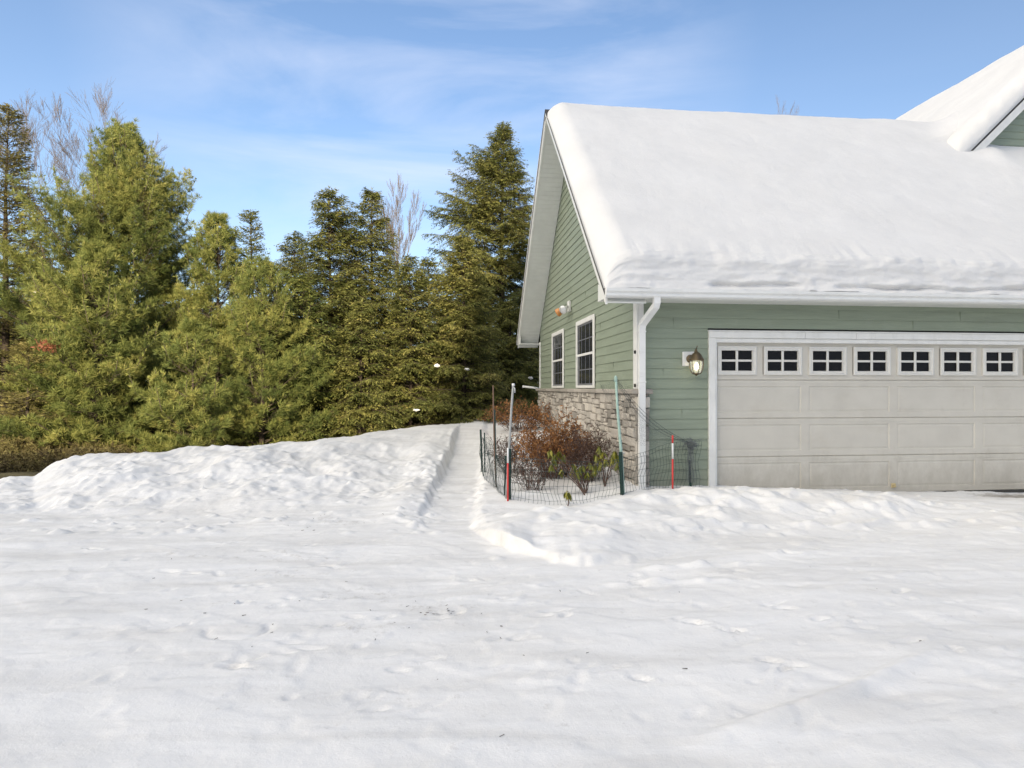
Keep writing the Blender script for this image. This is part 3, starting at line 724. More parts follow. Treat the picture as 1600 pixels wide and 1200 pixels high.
mb = MB(); mb.bevbox(DS0, DS1, YD-.01, YD+.03, DZ0-.035, DZ0+.0, .004); mb.build('bottom_seal', M['dark'], gd)
for c in range(8):
    a = DS0 + c*pw/2 + .075; b = DS0 + (c+1)*pw/2 - .075; z0 = DZ0+3*sec+.095; z1 = DZ1-.085
    f = MB(); e = .062
    def rr(q): return (a+q, b-q, z0+q, z1-q)
    def fr(r0,y0,r1,y1):
        (a0,a1,b0,b1),(c0,c1,d0,d1) = r0, r1
        o = [(a0,y0,b0),(a1,y0,b0),(a1,y0,b1),(a0,y0,b1)]; i = [(c0,y1,d0),(c1,y1,d0),(c1,y1,d1),(c0,y1,d1)]
        for k in range(4):
            l=(k+1)%4; f.quad(o[k],o[l],i[l],i[k])
    fr(rr(-.02),YD,rr(-.02),YD-.022); fr(rr(-.02),YD-.022,rr(.0),YD-.027); fr(rr(.0),YD-.027,rr(.012),YD-.016); fr(rr(.012),YD-.016,rr(.034),YD-.020); fr(rr(.034),YD-.020,rr(.040),YD-.004); fr(rr(.040),YD-.004,rr(.040),YD+.012)
    q = rr(.040); cx = (q[0]+q[1])/2; cz = (q[2]+q[3])/2
    f.bevbox(cx-.017,cx+.017,YD-.014,YD+.006,q[2],q[3],.004); f.bevbox(q[0],cx-.0175,YD-.012,YD+.006,cz-.015,cz+.015,.004); f.bevbox(cx+.0175,q[1],YD-.012,YD+.006,cz-.015,cz+.015,.004)
    f.build('door_window', M['insert'], gd)
    p = MB(); p.box(q[0]-.004,q[1]+.004,YD+.008,YD+.0115,q[2]-.004,q[3]+.004); p.build('window_pane', M['glassblack'], gd)
mb = MB(); sx = DS0+2*pw; mb.bevbox(sx-.035,sx+.03,YD-.02,YD-.001,DZ0+.07,DZ0+.135,.006); mb.bevbox(sx-.02,sx+.02,YD-.045,YD-.021,DZ0+.085,DZ0+.105,.005)
mb.build('handle', plain('tan_handle',(.52,.42,.22),.5), gd)

# taller front-facing wing rising behind the garage roof on the right
GD = 2.95; GS0 = 7.75; GZ0 = 6.42; SR = 10.66           # roof plane height GZ0 at s = GS0, ridge at s = SR
def wing_z(s): return GZ0 + .95*((s-GS0) if s <= SR else (2*SR-s-GS0))
WS0 = 6.9
mb = MB(); mb.prism([(WS0+.3,-.3),(2*SR-WS0-.3,-.3),(2*SR-WS0-.3,wing_z(WS0+.3)-.16),(SR,wing_z(SR)-.16),(WS0+.3,wing_z(WS0+.3)-.16)], 'y', GD+.02, 12.5)
mb.build('wall', M['dark'], house)
def wclip(z):
    a = max(WS0+.3, (z+.14-GZ0)/.95+GS0); b = 2*SR-a
    return (a,b) if a < b else None
mb = MB(); lap(mb, 0, 1, -.2, 'x', GD, -1, clip=wclip, ztop=wing_z(SR)-.14); mb.build('siding', M['siding'], house)
mb = MB()
for a,b in ((WS0,SR),(SR,2*SR-WS0)):
    mb.prism([(a,wing_z(a)),(b,wing_z(b)),(b,wing_z(b)-.05),(a,wing_z(a)-.05)], 'y', GD-.34, 13.0)
mb.build('roof', M['shingle'], house)
mb = MB()
for a,b in ((WS0,SR),(SR,2*SR-WS0)):
    mb.prism([(a,wing_z(a)-.053),(b,wing_z(b)-.053),(b,wing_z(b)-.24),(a,wing_z(a)-.24)], 'y', GD-.33, GD-.30)
    mb.prism([(a,wing_z(a)-.053),(b,wing_z(b)-.053),(b,wing_z(b)-.12),(a,wing_z(a)-.12)], 'y', GD-.345, GD-.3305)
mb.build('rake_board', M['white'], house)
mb = MB()
for a,b in ((WS0,SR),(SR,2*SR-WS0)):
    mb.prism([(a,wing_z(a)-.18),(b,wing_z(b)-.18),(b,wing_z(b)-.20),(a,wing_z(a)-.20)], 'y', GD-.299, GD-.02)
mb.build('soffit', M['soffit'], house)

# ------------------------------------------------------------------ snow on the roofs
def blanket(name, S, D, TOP, BOT, label):
    """closed sheet: top and bottom grids joined round the rim"""
    n1, n0 = S.shape
    V = np.concatenate([np.stack([S.ravel(),D.ravel(),TOP.ravel()],-1), np.stack([S.ravel(),D.ravel(),BOT.ravel()],-1)])
    i = np.arange(n1*n0).reshape(n1,n0); o = n1*n0
    Ft = np.stack([i[:-1,:-1],i[:-1,1:],i[1:,1:],i[1:,:-1]],-1).reshape(-1,4)
    Fb = np.stack([i[:-1,:-1],i[1:,:-1],i[1:,1:],i[:-1,1:]],-1).reshape(-1,4)+o
    rim = np.concatenate([i[0,:], i[1:,-1], i[-1,-2::-1], i[-2:0:-1,0]]); nxt = np.roll(rim,-1)
    Fr = np.stack([rim, rim+o, nxt+o, nxt],-1)
    ob = link(name, np_mesh(name, V, np.concatenate([Ft,Fb,Fr])), M['roofsnow'], None, True)
    ob.location = (CX,CY,0); ob.rotation_euler = (0,0,A)
    return tag(ob, label, 'snow')
s_ax = np.concatenate([np.linspace(-RAKE-.022, .1, 44), np.arange(.13, XR, .032)])
L1 = (RIDGE_D-EAVE_D+.12)
d_ax = np.concatenate([np.linspace(0,.20,56), np.arange(.215,.5,.016), np.arange(.52, L1, .04), np.linspace(L1, 2*L1-.3, 60), np.linspace(2*L1-.28, 2*L1, 10)]) + EAVE_D - .12
S, D = np.meshgrid(s_ax, d_ax)
# roof plane with a rounded ridge
ad = np.sqrt((D-RIDGE_D)**2 + .30**2) - .08
base = EAVE_Z + PITCH*(RIDGE_D-EAVE_D) - PITCH*np.abs(D-RIDGE_D)
soft = EAVE_Z + PITCH*(RIDGE_D-EAVE_D) - PITCH*ad
eL = np.clip(S + RAKE + .022, 0, 9)
eF = D - (EAVE_D-.12) ; eB = (2*RIDGE_D - EAVE_D + .12) - D
wobF = .05*fbm(S*1.3, S*0, 4, 301) + .03*fbm(S*6, S*0+2, 3, 305)
lipw = .15 + .03*fbm(S*.8, S*0, 3, 303)
rf = np.clip((eF + wobF*.5)/lipw, 0, 1)
front = .55*np.clip(rf,0,1)**.75 + .45*sst(0,1,rf)          # steep, slightly stepped face above the gutter
rl = np.clip(eL/.38, 0, 1); left = np.clip(1-(1-rl)**2, 0, 1)**.85
rb = np.clip(eB/.4, 0, 1); backp = np.sqrt(np.clip(1-(1-rb)**2,0,1))
thick = .33 + .05*fbm(S*.35, D*.5, 3, 307) + .10*sst(.0,1.0,1-eF/1.6)
prof_ = (.06+.94*front)*(.10+.90*left)*backp
facez = (1-sst(.75,1.25,eF/lipw))*sst(.0,.1,eF/lipw)
hz_ = thick*front                                            # height up the face, used for its layers
strata = .006*np.sin(hz_*48 + 6*fbm(S*.7, hz_*3, 4, 309)) + .028*fbm(S*1.3, hz_*16, 4, 310)
lump = .030*fbm(S*3.2, hz_*7, 4, 311) - .030*np.abs(fbm(S*2.2, hz_*5, 4, 313)) - .07*np.exp(-((hz_-.07-.03*fbm(S*1.2,S*0,3,319))/.022)**2)*sst(.02,.2,fbm(S*.9,S*0,3,320)+.10)
bulge = .055*np.exp(-((eF/lipw-.80)/.30)**2)*(.95+.5*fbm(S*1.4,S*0,3,322))
D = D + np.clip(-(strata+lump*1.3+bulge), -.09, .12)*facez*left*.8
surf = .018*fbm(S*.9, D*1.6, 3, 315) + .010*fbm(S*2.4, D*4.5, 3, 317) + .005*fbm(S*9, D*12, 2, 318)
TOP = np.minimum(soft, base+.0) * 0 + soft + thick*prof_ + surf*left*front + .02*fbm(S*7,S*0,3,321)*sst(.3,1,rf)*(1-sst(.15,.5,eF))*left
# snow drifted against the wing: its slope blends into the garage blanket
wing = GZ0 + .95*(S-GS0) + .50
drift = smax(TOP, np.minimum(wing-.08, 8.3), .55)
TOP = np.where((S > 4.0) & (D > GD+.06), TOP + (drift-TOP)*sst(4.0,5.5,S), TOP)
# small heap at the foot of the wing's gable wall
TOP += .10*np.exp(-((S-7.9)/.3)**2 - ((D-2.55)/.35)**2)
BOT = np.minimum(base + .004 - np.where(eF < .12, 0, 0), TOP-.004)
BOT = np.where(eF < .125, np.minimum(EAVE_Z+.006, TOP-.004), BOT)
TOP = np.maximum(TOP, BOT+.003)
blanket('roof_snow', S, D, TOP, BOT, 'deep smooth snow blanket on the low garage roof with a layered edge above the gutter')
s2 = np.concatenate([np.linspace(WS0, SR, 90), np.linspace(SR+.03, 2*SR-WS0, 60)]); d2 = np.concatenate([np.linspace(GD-.36, GD+.2, 34), np.linspace(GD+.23, 13.0, 90)])
S2, D2 = np.meshgrid(s2, d2)
b2 = GZ0 + .95*(SR-GS0) - .95*np.abs(S2-SR); so2 = GZ0 + .95*(SR-GS0) - .95*(np.sqrt((S2-SR)**2+.3**2)-.08)
e2_ = np.clip((D2-(GD-.36))/.34,0,1); p2 = np.sqrt(np.clip(1-(1-e2_)**2,0,1)); el_ = np.clip((S2-WS0)/.3,0,1)
T2 = so2 + (.42+.05*fbm(S2*.6,D2*.5,3,401))*(.15+.85*p2)*(.2+.8*el_) + .03*fbm(S2*2,D2*2,3,403)*p2 + (.05*fbm(S2*7,D2*7,3,405))*(1-e2_)
B2 = np.minimum(b2+.004, T2-.004)
blanket('roof_snow', S2, D2, T2, B2, 'snow blanket on the steep upper gable roof rising at the right')

# ------------------------------------------------------------------ wall lights
def hpos(s, d, z): x, y = toworld(s, d); return (x, y, z)
lt = tag(empty('wall_lantern', hpos(.725, -.02, 1.85), A), 'lit brass carriage lantern on a white block beside the garage door', 'lantern')
mb = MB(); mb.bevbox(-.105,.095,-.035,.004,.0,.20,.008); mb.build('mounting_block', M['white'], lt)
mb = MB(); mb.lathe([(.001,-.01),(.055,-.008),(.06,0),(.05,.012),(.02,.02),(.001,.022)], (0,0,0), 20)
o = mb.build('wall_plate', M['brass'], lt, True); o.rotation_euler = (R(90),0,0); o.location = (0.0,-.036,.10)
LX, LY = .035, -.16
mb = MB()
pts = [(0,-.05,.10)] + [(LX*(1-math.cos(w_))/2, -.05-.055*(1-math.cos(w_)), .10+.16*math.sin(w_*.5)) for w_ in np.linspace(.3,math.pi,10)]
mb.tube([(0,-.05,.07),(.005,-.075,.06),(.01,-.10,.09),(.02,-.125,.17),(.03,-.15,.225),(LX,LY,.235),(LX,LY,.20)], .009, 8)
mb.tube([(LX+.0,LY,.235),(LX+.004,LY-.012,.262),(LX,LY-.028,.268),(LX-.004,LY-.036,.252)], .006, 8)
mb.build('arm', M['brass'], lt, True)
mb = MB(); mb.lathe([(.001,.215),(.012,.21),(.016,.20),(.02,.19),(.045,.175),(.066,.15),(.088,.105),(.100,.09),(.104,.082),(.100,.074),(.090,.070),(.001,.072)], (LX,LY,0), 24)
mb.build('cap', M['brass'], lt, True)
mb = MB(); mb.lathe([(.088,.071),(.090,.03),(.084,-.03),(.066,-.085),(.050,-.105),(.046,-.106),(.062,-.084),(.080,-.03),(.086,.03),(.084,.070)], (LX,LY,0), 12)
mb.build('glass', M['lampglass'], lt, True)
mb = MB()
for k in range(6):
    w_ = math.pi/6 + k*math.pi/3; c, s_ = math.cos(w_), math.sin(w_)
    mb.tube([(LX+r*c,LY+r*s_,z) for r,z in ((.092,.075),(.094,.03),(.088,-.03),(.070,-.085),(.05,-.11))], .0042, 6)
mb.lathe([(.001,-.100),(.05,-.100),(.054,-.107),(.05,-.114),(.02,-.122),(.008,-.135),(.001,-.138)], (LX,LY,0), 16)
mb.build('cage', M['brass'], lt, True)
mb = MB(); mb.lathe([(.001,.045),(.012,.04),(.026,.01),(.030,-.012),(.026,-.038),(.012,-.055),(.001,-.06)], (LX,LY,0), 14)
mb.build('bulb', M['bulb'], lt, True)

fl = tag(empty('floodlight', hpos(-.02, 4.45, 3.22), A), 'twin-head security floodlight with amber and silver lamps above the gable windows', 'floodlight')
mb = MB(); mb.bevbox(-.05,.004,-.075,.075,-.09,.13,.01); mb.build('mounting_plate', M['white'], fl)
for dy, mat_, tip in ((-.10,'chrome',(-.16,-.16,-.06)),(.10,'amber',(-.22,.16,-.09))):
    a = Vector((-.05,dy*.4,0.02)); b = Vector(tip); dr = (b-a).normalized()
    mb = MB(); mb.tube([a, a.lerp(b,.45)], [.02,.024], 10); mb.build('lamp_arm', M['greypole'], fl, True)
    mb = MB(); m0 = a.lerp(b,.46); mb.tube([m0, m0+dr*.03, m0+dr*.08, m0+dr*.135, m0+dr*.15, m0+dr*.158], [.03,.045,.075,.092,.085,.03], 16); mb.build('lamp_head', M[mat_], fl, True)

# ------------------------------------------------------------------ garden fence, poles and stakes
def prisms(P0, P1, r0, r1, sides=3):
    """many thin tapered sticks at once -> V, F(quads)"""
    P0 = np.asarray(P0,float); P1 = np.asarray(P1,float); n = len(P0)
    d = P1-P0; d /= np.maximum(np.linalg.norm(d,axis=1,keepdims=True),1e-9)
    up = np.where(np.abs(d[:,2:3])<.9, np.array([[0,0,1.]]), np.array([[1.,0,0]]))
    a = np.cross(d,up); a /= np.maximum(np.linalg.norm(a,axis=1,keepdims=True),1e-9); b = np.cross(a,d)
    r0 = np.broadcast_to(np.asarray(r0,float).reshape(-1,1),(n,1)); r1 = np.broadcast_to(np.asarray(r1,float).reshape(-1,1),(n,1))
    ws = [2*math.pi*k/sides for k in range(sides)]
    V = np.stack([P0+(a*math.cos(w_)+b*math.sin(w_))*r0 for w_ in ws] + [P1+(a*math.cos(w_)+b*math.sin(w_))*r1 for w_ in ws],1).reshape(-1,3)
    base = (np.arange(n)*2*sides)[:,None]
    F = np.stack([np.stack([base[:,0]+k, base[:,0]+(k+1)%sides, base[:,0]+sides+(k+1)%sides, base[:,0]+sides+k],-1) for k in range(sides)],1).reshape(-1,4)
    return V, F
def stick_obj(name, segs, mat, parent=None, sides=3, tint=None, origin=(0,0,0)):
    P0 = np.array([q[0] for q in segs])-np.array(origin); P1 = np.array([q[1] for q in segs])-np.array(origin)
    V, F = prisms(P0, P1, [q[2] for q in segs], [q[3] for q in segs], sides)
    tn = np.repeat(np.array([q[4] if len(q) > 4 else .5 for q in segs]), 2*sides)
    return link(name, np_mesh(name, V, F, tn), mat, parent)

fence = tag(empty('wire_fence', (0,0,0)), 'low sagging green wire garden fence on dark posts around the shrub bed', 'fence')
path_f = [(-.52,10.45),(-.46,9.9),(-.33,9.2),(-.17,8.55),(-.06,8.22),(.2,8.02),(.5,7.92),(.85,7.95),(1.15,8.08),(1.42,8.22),(1.75,8.40),(2.1,8.55),(2.55,8.66)]
pp = np.array(path_f); seg = np.r_[0, np.cumsum(np.hypot(*np.diff(pp,axis=0).T))]; Lf = seg[-1]
def fpt(t): return np.interp(t, seg, pp[:,0]), np.interp(t, seg, pp[:,1])
segs = []
nv = int(Lf/.052); rf_ = random.Random(8)
ts = [Lf*i/nv + rf_.uniform(-.008,.008) for i in range(nv+1)]
hs = [-.1,.0,.10,.20,.30,.40,.50,.555]
grid = []
for t_ in ts:
    x, y = fpt(t_); sag = .07*math.sin(t_*2.1+.5)*math.sin(t_*.9) ; lean = .05*math.sin(t_*1.7)
    g0 = gz(x,y)*.6+.08
    colm = []
    for h in hs:
        k = h/.55
        low = np.interp(t_, [0, 2.4, 3.6, 4.3, 4.6, 5.6], [0,0,-.10,-.06,0,0.0])
        colm.append((x+lean*k+rf_.uniform(-.006,.006)+.02*math.sin(h*14+t_*5), y+lean*k*.5, g0+h+(sag+low)*k+rf_.uniform(-.004,.004)))
    grid.append(colm)
for i in range(len(grid)):
    for j in range(len(hs)-1): segs.append((grid[i][j], grid[i][j+1], .0024,.0024))
for i in range(len(grid)-1):
    for j in range(len(hs)): segs.append((grid[i][j], grid[i+1][j], .0024,.0024))
stick_obj('wire_mesh', segs, M['wire'], fence)
def tpost(u, v0, v1, Y, r=.016, name='fence_post', mat='tpost', parent=fence):
    a = at(u[0], v0, Y); b = at(u[1], v1, Y); b2 = b + (b-a).normalized()*.25
    mb = MB(); mb.box(-1,1,-.22,.22,0,1); vv = []
    d = (a-b2)
    out_ = MB()
    for w_, dp in ((r,.005),(.004,r*1.1)):
        q = [(-w_,-dp),(w_,-dp),(w_,dp),(-w_,dp)]
        out_.add([b2+Vector((p,o,0)) for p,o in q]+[a+Vector((p,o,0)) for p,o in q], [(0,1,5,4),(1,2,6,5),(2,3,7,6),(3,0,4,7),(4,5,6,7)])
    for k in range(8):
        p = a.lerp(b2, .06+k*.1); out_.box(p.x-.006,p.x+.006,p.y-r*1.6,p.y-r*.9,p.z-.008,p.z+.008)
    return out_.build(name, M[mat], parent)
tpost((797,796.5), 701, 770, 8.20); tpost((790.5,789), 712, 768, 8.40); tpost((773,775), 640, 745, 9.0, .010)
tpost((751,753), 671, 725, 10.4, .016); tpost((757,757.5), 676, 722, 10.2, .010)
tpost((969.5,972), 706, 772, 8.175, .024); tpost((1077.5,1079), 719, 760, 8.62, .014)

def pole(name, pts, rads, mat, label, cat, extra=None):
    pts = list(pts); pts[-1] = pts[-1] + (pts[-1]-pts[-2]).normalized()*.22
    root = tag(empty(name, pts[-1]), label, cat); o = Vector(pts[-1])
    mb = MB(); mb.tube([Vector(p)-o for p in pts], rads, 10); mb.build('shaft', mat, root, True)
    return root, o
r1, o1 = pole('garden_pole', [at(802,600,8.32), at(799,640,8.30), at(795.5,700,8.27), at(791,778,8.25)], [.0155,.016,.017,.018], M['greypole'], 'tall grey pole leaning at the front corner of the wire fence', 'pole')
mb = MB(); mb.lathe([(.001,.0),(.019,-.002),(.020,-.03),(.017,-.034)], at(802,599,8.32)-o1, 10); mb.tube([at(802,604,8.32)-o1, at(804.5,607,8.28)-o1, at(804.5,614,8.28)-o1], .005, 6); mb.build('pole_cap', M['whitepaint'], r1, True)
r2, o2 = pole('garden_pole', [at(770.5,602,9.0), at(771,640,9.0), at(772.5,700,9.0), at(775,752,9.0)], [.009,.010,.011,.012], M['brownpole'], 'thin brown cane standing behind the grey pole on the path side', 'pole')
r3, o3 = pole('garden_pole', [at(962,588,8.25), at(965,640,8.24), at(971,712,8.22), at(974,770,8.22)], [.015,.017,.020,.020], M['palegreen'], 'tall pale green pole holding up netting before the stone corner', 'pole')
mb = MB(); mb.lathe([(.001,.03),(.012,.02),(.021,.0),(.021,-.05),(.016,-.055)], at(962,590,8.25)-o3, 10); mb.build('pole_cap', M['palegreen'], r3, True)
mb = MB(); mb.tube([at(969.5,707,8.19)-o3, at(976,708,8.19)-o3], .010, 8); mb.build('tie', M['greypole'], r3)

def stake(u0, v0, u1, v1, Y, cuts, label):
    root = tag(empty('marker_stake', at(u1,v1,Y)), label, 'stake'); o = at(u1,v1,Y)
    top = at(u0,v0,Y)-o
    for (a, b, m_, nm) in cuts:
        mb = MB(); mb.tube([top*(1-a), top*(1-b) - (top*.25 if b == 1.0 else top*0)], .0125, 10); mb.build(nm, M[m_], root, True)
    return root
stake(1051,680,1051,757,8.45, ((0,.16,'red','red_tip'),(.161,.48,'whitepaint','white_band'),(.481,1.0,'red','red_shaft')), 'red and white driveway marker stake standing near the green garage wall')
stake(793.5,700,793.5,778,8.12, ((0,.30,'whitepaint','white_band'),(.301,1.0,'red','red_shaft')), 'red and white driveway marker stake at the front corner of the wire fence')

# netting: fine mesh hung from the pale green pole to a bundle near the door
net = tag(empty('netting', at(1078,694,8.6)), 'fine dark plant netting slung from the pale green pole to a grey tangle', 'netting'); on = at(1078,694,8.6)
segs = []
def web(A_, B_, C_, D_, nu, nv_, sag, wob=.008, r=.0009):
    P = {}
    for i in range(nu+1):
        for j in range(nv_+1):
            s_, t_ = i/nu, j/nv_
            p = (A_*(1-s_)+B_*s_)*(1-t_) + (D_*(1-s_)+C_*s_)*t_
            p = p + Vector((rf_.uniform(-wob,wob), rf_.uniform(-wob,wob), -sag*4*s_*(1-s_)+rf_.uniform(-wob,wob)))
            P[i,j] = p
    for i in range(nu+1):
        for j in range(nv_+1):
            if i < nu: segs.append((tuple(P[i,j]-on), tuple(P[i+1,j]-on), r, r))
            if j < nv_: segs.append((tuple(P[i,j]-on), tuple(P[i,j+1]-on), r, r))
top = at(962,589,8.25); mid = at(1050,676,8.5); bun = at(1078,692,8.6)
web(top, mid, at(1050,690,8.5), at(968,680,8.25), 36, 16, .10, .010, .0006)
web(mid, bun, at(1078,752,8.6), at(1050,752,8.5), 8, 12, .0, .016, .0007)
web(top, at(938,601,8.6), at(940,606,8.6), at(963,640,8.26), 14, 12, .03, .008, .0007)
web(top, at(985,602,8.5), at(990,640,8.5), at(966,640,8.26), 12, 12, .03, .008, .0007)
for k in range(3):
    p0, p1 = top+Vector((0,0,-.02*k)), bun
    q0 = p0
    for i in range(1,25):
        t_ = i/24; q = p0.lerp(p1,t_)+Vector((0,0,-(.16+.05*k)*4*t_*(1-t_)*(1-.4*t_))); segs.append((tuple(q0-on),tuple(q-on),.0028,.0028)); q0 = q
stick_obj('net_mesh', segs, M['net'], net)
segs = []
for k in range(170):
    c = Vector((rf_.gauss(0,.055), rf_.gauss(0,.03), rf_.gauss(0,.035))); d_ = Vector((rf_.gauss(0,1),rf_.gauss(0,1),rf_.gauss(0,.7))).normalized()*.03
    segs.append((tuple(c-d_), tuple(c+d_), .0024,.0024))
for k in range(26):
    x = rf_.uniform(-.06,.09); q0 = Vector((x*.6,rf_.uniform(-.02,.02),-.02))
    for i in range(5):
        q = q0+Vector((rf_.uniform(-.012,.02),0,-.10)); segs.append((tuple(q0),tuple(q),.0016,.0016)); q0 = q
stick_obj('tangle', segs, M['netgrey'], net)
rail = tag(empty('white_rod', at(845,608,17.3)), 'thin white rod jutting out past the far corner of the house', 'rod'); orr = at(845,608,17.3)
mb = MB(); mb.tube([at(818,604,17.3)-orr, at(832,605.5,17.3)-orr, at(846,608,17.3)-orr], .028, 8); mb.build('shaft', M['whitepaint'], rail, True)
mb = MB(); mb.lathe([(.001,.03),(.03,.03),(.034,0),(.03,-.03),(.001,-.03)], at(818,604,17.3)-orr, 8); mb.build('end_cap', M['whitepaint'], rail)

# ------------------------------------------------------------------ foliage tools
def kites(P, D, Nn, L, W):
    """leaf blades: base P, direction D, normal hint Nn -> V (4n,3), F (n,4)"""
    S_ = np.cross(D, Nn); S_ /= np.maximum(np.linalg.norm(S_,axis=1,keepdims=True),1e-9)
    L = L[:,None]; W = W[:,None]
    V = np.stack([P, P+D*L*.45+S_*W*.5, P+D*L, P+D*L*.45-S_*W*.5],1).reshape(-1,3)
    F = np.arange(len(P)*4).reshape(-1,4)
    return V, F
def unit(a): return a/np.maximum(np.linalg.norm(a,axis=-1,keepdims=True),1e-9)

def conifer(rng, H, Rr, style, density=1.0, z_low=.025, lopsided=.25, bare_low=0.0, full=.45, toff=0.0):
    """returns wood segments and blade arrays of one tree standing at the origin"""
    segs = []; BP=[]; BD=[]; BN=[]; BL=[]; BW=[]; BT=[]
    lean = rng.normal(0,.012,2)
    def tr(z): return np.array([lean[0]*z+.04*math.sin(z*.7), lean[1]*z, z])
    r0 = .011*H+.02
    zz = np.linspace(0,H,16)
    for i in range(15): segs.append((tr(zz[i]),tr(zz[i+1]),r0*(1-zz[i]/H)+.006,r0*(1-zz[i+1]/H)+.006,.15))
    if style == 'pine': step = .40
    elif style == 'hemlock': step = .17
    else: step = .22
    step /= density**.5
    ph = rng.uniform(0,6.28); ph2 = rng.uniform(0,6.28)
    z = H*z_low
    while z < H*.985:
        t = z/H
        if style == 'pine':
            pr = min(1.0,(t/.18)**.5+.45)*(1-t)**.48; nb = 9; el0 = 4+52*t; curve = .22
        elif style == 'hemlock':
            pr = (1-t)**full*min(1,.80+t*2.2); nb = 7; el0 = 6+34*t; curve = -.30+.28*t
        else:
            pr = (1-t)**.68*min(1,.8+t*2); nb = 6; el0 = -14+50*t; curve = .14
        for b in range(nb):
            az_ = rng.uniform(0,6.283)
            pr = min(pr, (2.2 if style=='pine' else 2.1)*(1-t)+.02)
            lop = 1+lopsided*(math.sin(az_+ph)+.5*math.sin(2*az_+ph2+z*.9))*.7
            L = Rr*pr*rng.uniform(.42,1.12)*lop + .05+.10*(1-t)
            if rng.rand() < .08: L *= 1.28
            if rng.rand() < bare_low*(1-t)*2: continue
            e_ = R(el0+rng.normal(0,7)); up_ = math.sin(e_)+max(curve,0)
            if up_ > 0: L = min(L, max(.07, (H-z)*(.62 if style=='pine' else .8)/up_*rng.uniform(.6,1.0)))
            dir0 = np.array([math.cos(az_)*math.cos(e_), math.sin(az_)*math.cos(e_), math.sin(e_)])
            hz = np.array([-math.sin(az_), math.cos(az_), 0])
            bend = rng.normal(0,.10)
            base = tr(min(z+rng.uniform(-.5,.5)*step*1.3, H*.985))
            bt = rng.normal(toff,.14)
            def bp(q): return base + dir0*(L*q) + hz*(bend*L*q*q) + np.array([0,0,curve*L*q*q])
            nq = 4; last = bp(0)
            rb = .004+.007*L
            for i in range(1,nq+1):
                p = bp(i/nq); segs.append((last,p,rb*(1-(i-1)/nq)+.002,rb*(1-i/nq)+.002,.4+rng.uniform(-.2,.2))); last = p
            if style == 'pine' and t > .25 and rng.rand() < .75:      # upright candle at the tip
                c0 = bp(1.0); cl = min(rng.uniform(.22,.55), max(.05, H*.97-c0[2])); c1 = c0+np.array([dir0[0]*.35*cl+rng.normal(0,.04),dir0[1]*.35*cl+rng.normal(0,.04),cl])
                segs.append((c0,c1,.008,.004,.7)); nn = 34
                ff = rng.rand(nn)**.7; dv = unit(rng.normal(0,.7,(nn,3))+np.array([[0,0,.9]]))
                BP.append(c0[None]+(c1-c0)[None]*ff[:,None]); BD.append(dv); BN.append(unit(rng.normal(0,1,(nn,3)))); BL.append(rng.uniform(.07,.13,nn)); BW.append(rng.uniform(.016,.026,nn)); BT.append(np.clip(rng.normal(.55,.13,nn),0,1))
            # side shoots
            m = max(3,int(L/(.105 if style=='hemlock' else .12)*density))
            for i in range(m):
                q = 1-(i/m)*(.86 if style!='pine' else .80); q = max(.10,q-rng.uniform(0,.05))
                for sd_ in (-1,1):
                    l = min(.62*L*(1-q)+.14+.10*rng.rand(), .95 if style!='pine' else .8)*rng.uniform(.7,1.15)
                    tang = unit(dir0 + hz*(2*bend*q) + np.array([0,0,2*curve*q]))
                    a_ = R(rng.uniform(38,66)); dd = unit(tang*math.cos(a_)+hz*sd_*math.sin(a_)+np.array([0,0,rng.normal(.0,.18)+(.18 if style=='pine' else -.10)]))
                    p0 = bp(q); droop = (-.28 if style=='hemlock' else (.10 if style=='pine' else -.12))
                    p1 = p0+dd*l+np.array([0,0,droop*l])
                    if l > .25 and rng.rand() < .6: segs.append((p0,p1,.004,.0015,.5))
                    d1 = unit(p1-p0)
                    tw = np.clip(.42+bt+rng.normal(0,.09),0,1)
                    if style == 'pine':
                        nt_ = max(1,int(l/.16)); 
                        for k in range(nt_):
                            f_ = 1-k/max(nt_,1)*.8; c = p0+(p1-p0)*f_; nn = 27
                            axd = unit(d1+np.array([0,0,.55])+rng.normal(0,.22,3))
                            rv = unit(rng.normal(0,1,(nn,3))); dv = unit(axd[None]*rng.uniform(.25,1.1,(nn,1))+rv*.75)
                            BP.append(np.repeat(c[None],nn,0)+rng.normal(0,.012,(nn,3))); BD.append(dv); BN.append(unit(rng.normal(0,1,(nn,3))))
                            BL.append(rng.uniform(.09,.17,nn)); BW.append(rng.uniform(.008,.015,nn)); BT.append(np.clip(tw+rng.normal(0,.13,nn)+.10*(f_>.95),0,1))
                    else:
                        sp = .024 if style=='hemlock' else .028
                        n2 = max(3,int(l/sp)); f_ = (np.arange(n2)+rng.rand(n2))/n2
                        c = p0[None]+(p1-p0)[None]*f_[:,None] + np.array([0,0,-.10 if style=='hemlock' else -.02])[None]*(f_[:,None]**2)*l
                        side = unit(np.cross(d1,np.array([0,0,1.]))); sg = np.where(rng.rand(n2)<.5,-1,1)[:,None]
                        dv = unit(d1[None]*rng.uniform(.35,.95,(n2,1))+side[None]*sg*rng.uniform(.5,1.0,(n2,1))+np.stack([rng.normal(0,.2,n2),rng.normal(0,.2,n2),rng.normal(-.22 if style=='hemlock' else .12,.25,n2)],-1))
                        nnv = unit(np.array([[0,0,1.]])+rng.normal(0,.45,(n2,3)))
                        BP.append(c); BD.append(dv); BN.append(nnv)
                        BL.append(rng.uniform(.06,.16,n2)*(1.1-.4*f_)); BW.append(rng.uniform(.018,.034,n2)); BT.append(np.clip(tw+rng.normal(0,.10,n2)+.10*f_,0,1))
        # upright leader shoots
        z += step*rng.uniform(.7,1.3)*(1.0 if t < .8 else .7)
    # leader shoot
    tipp = tr(H); nn = 46
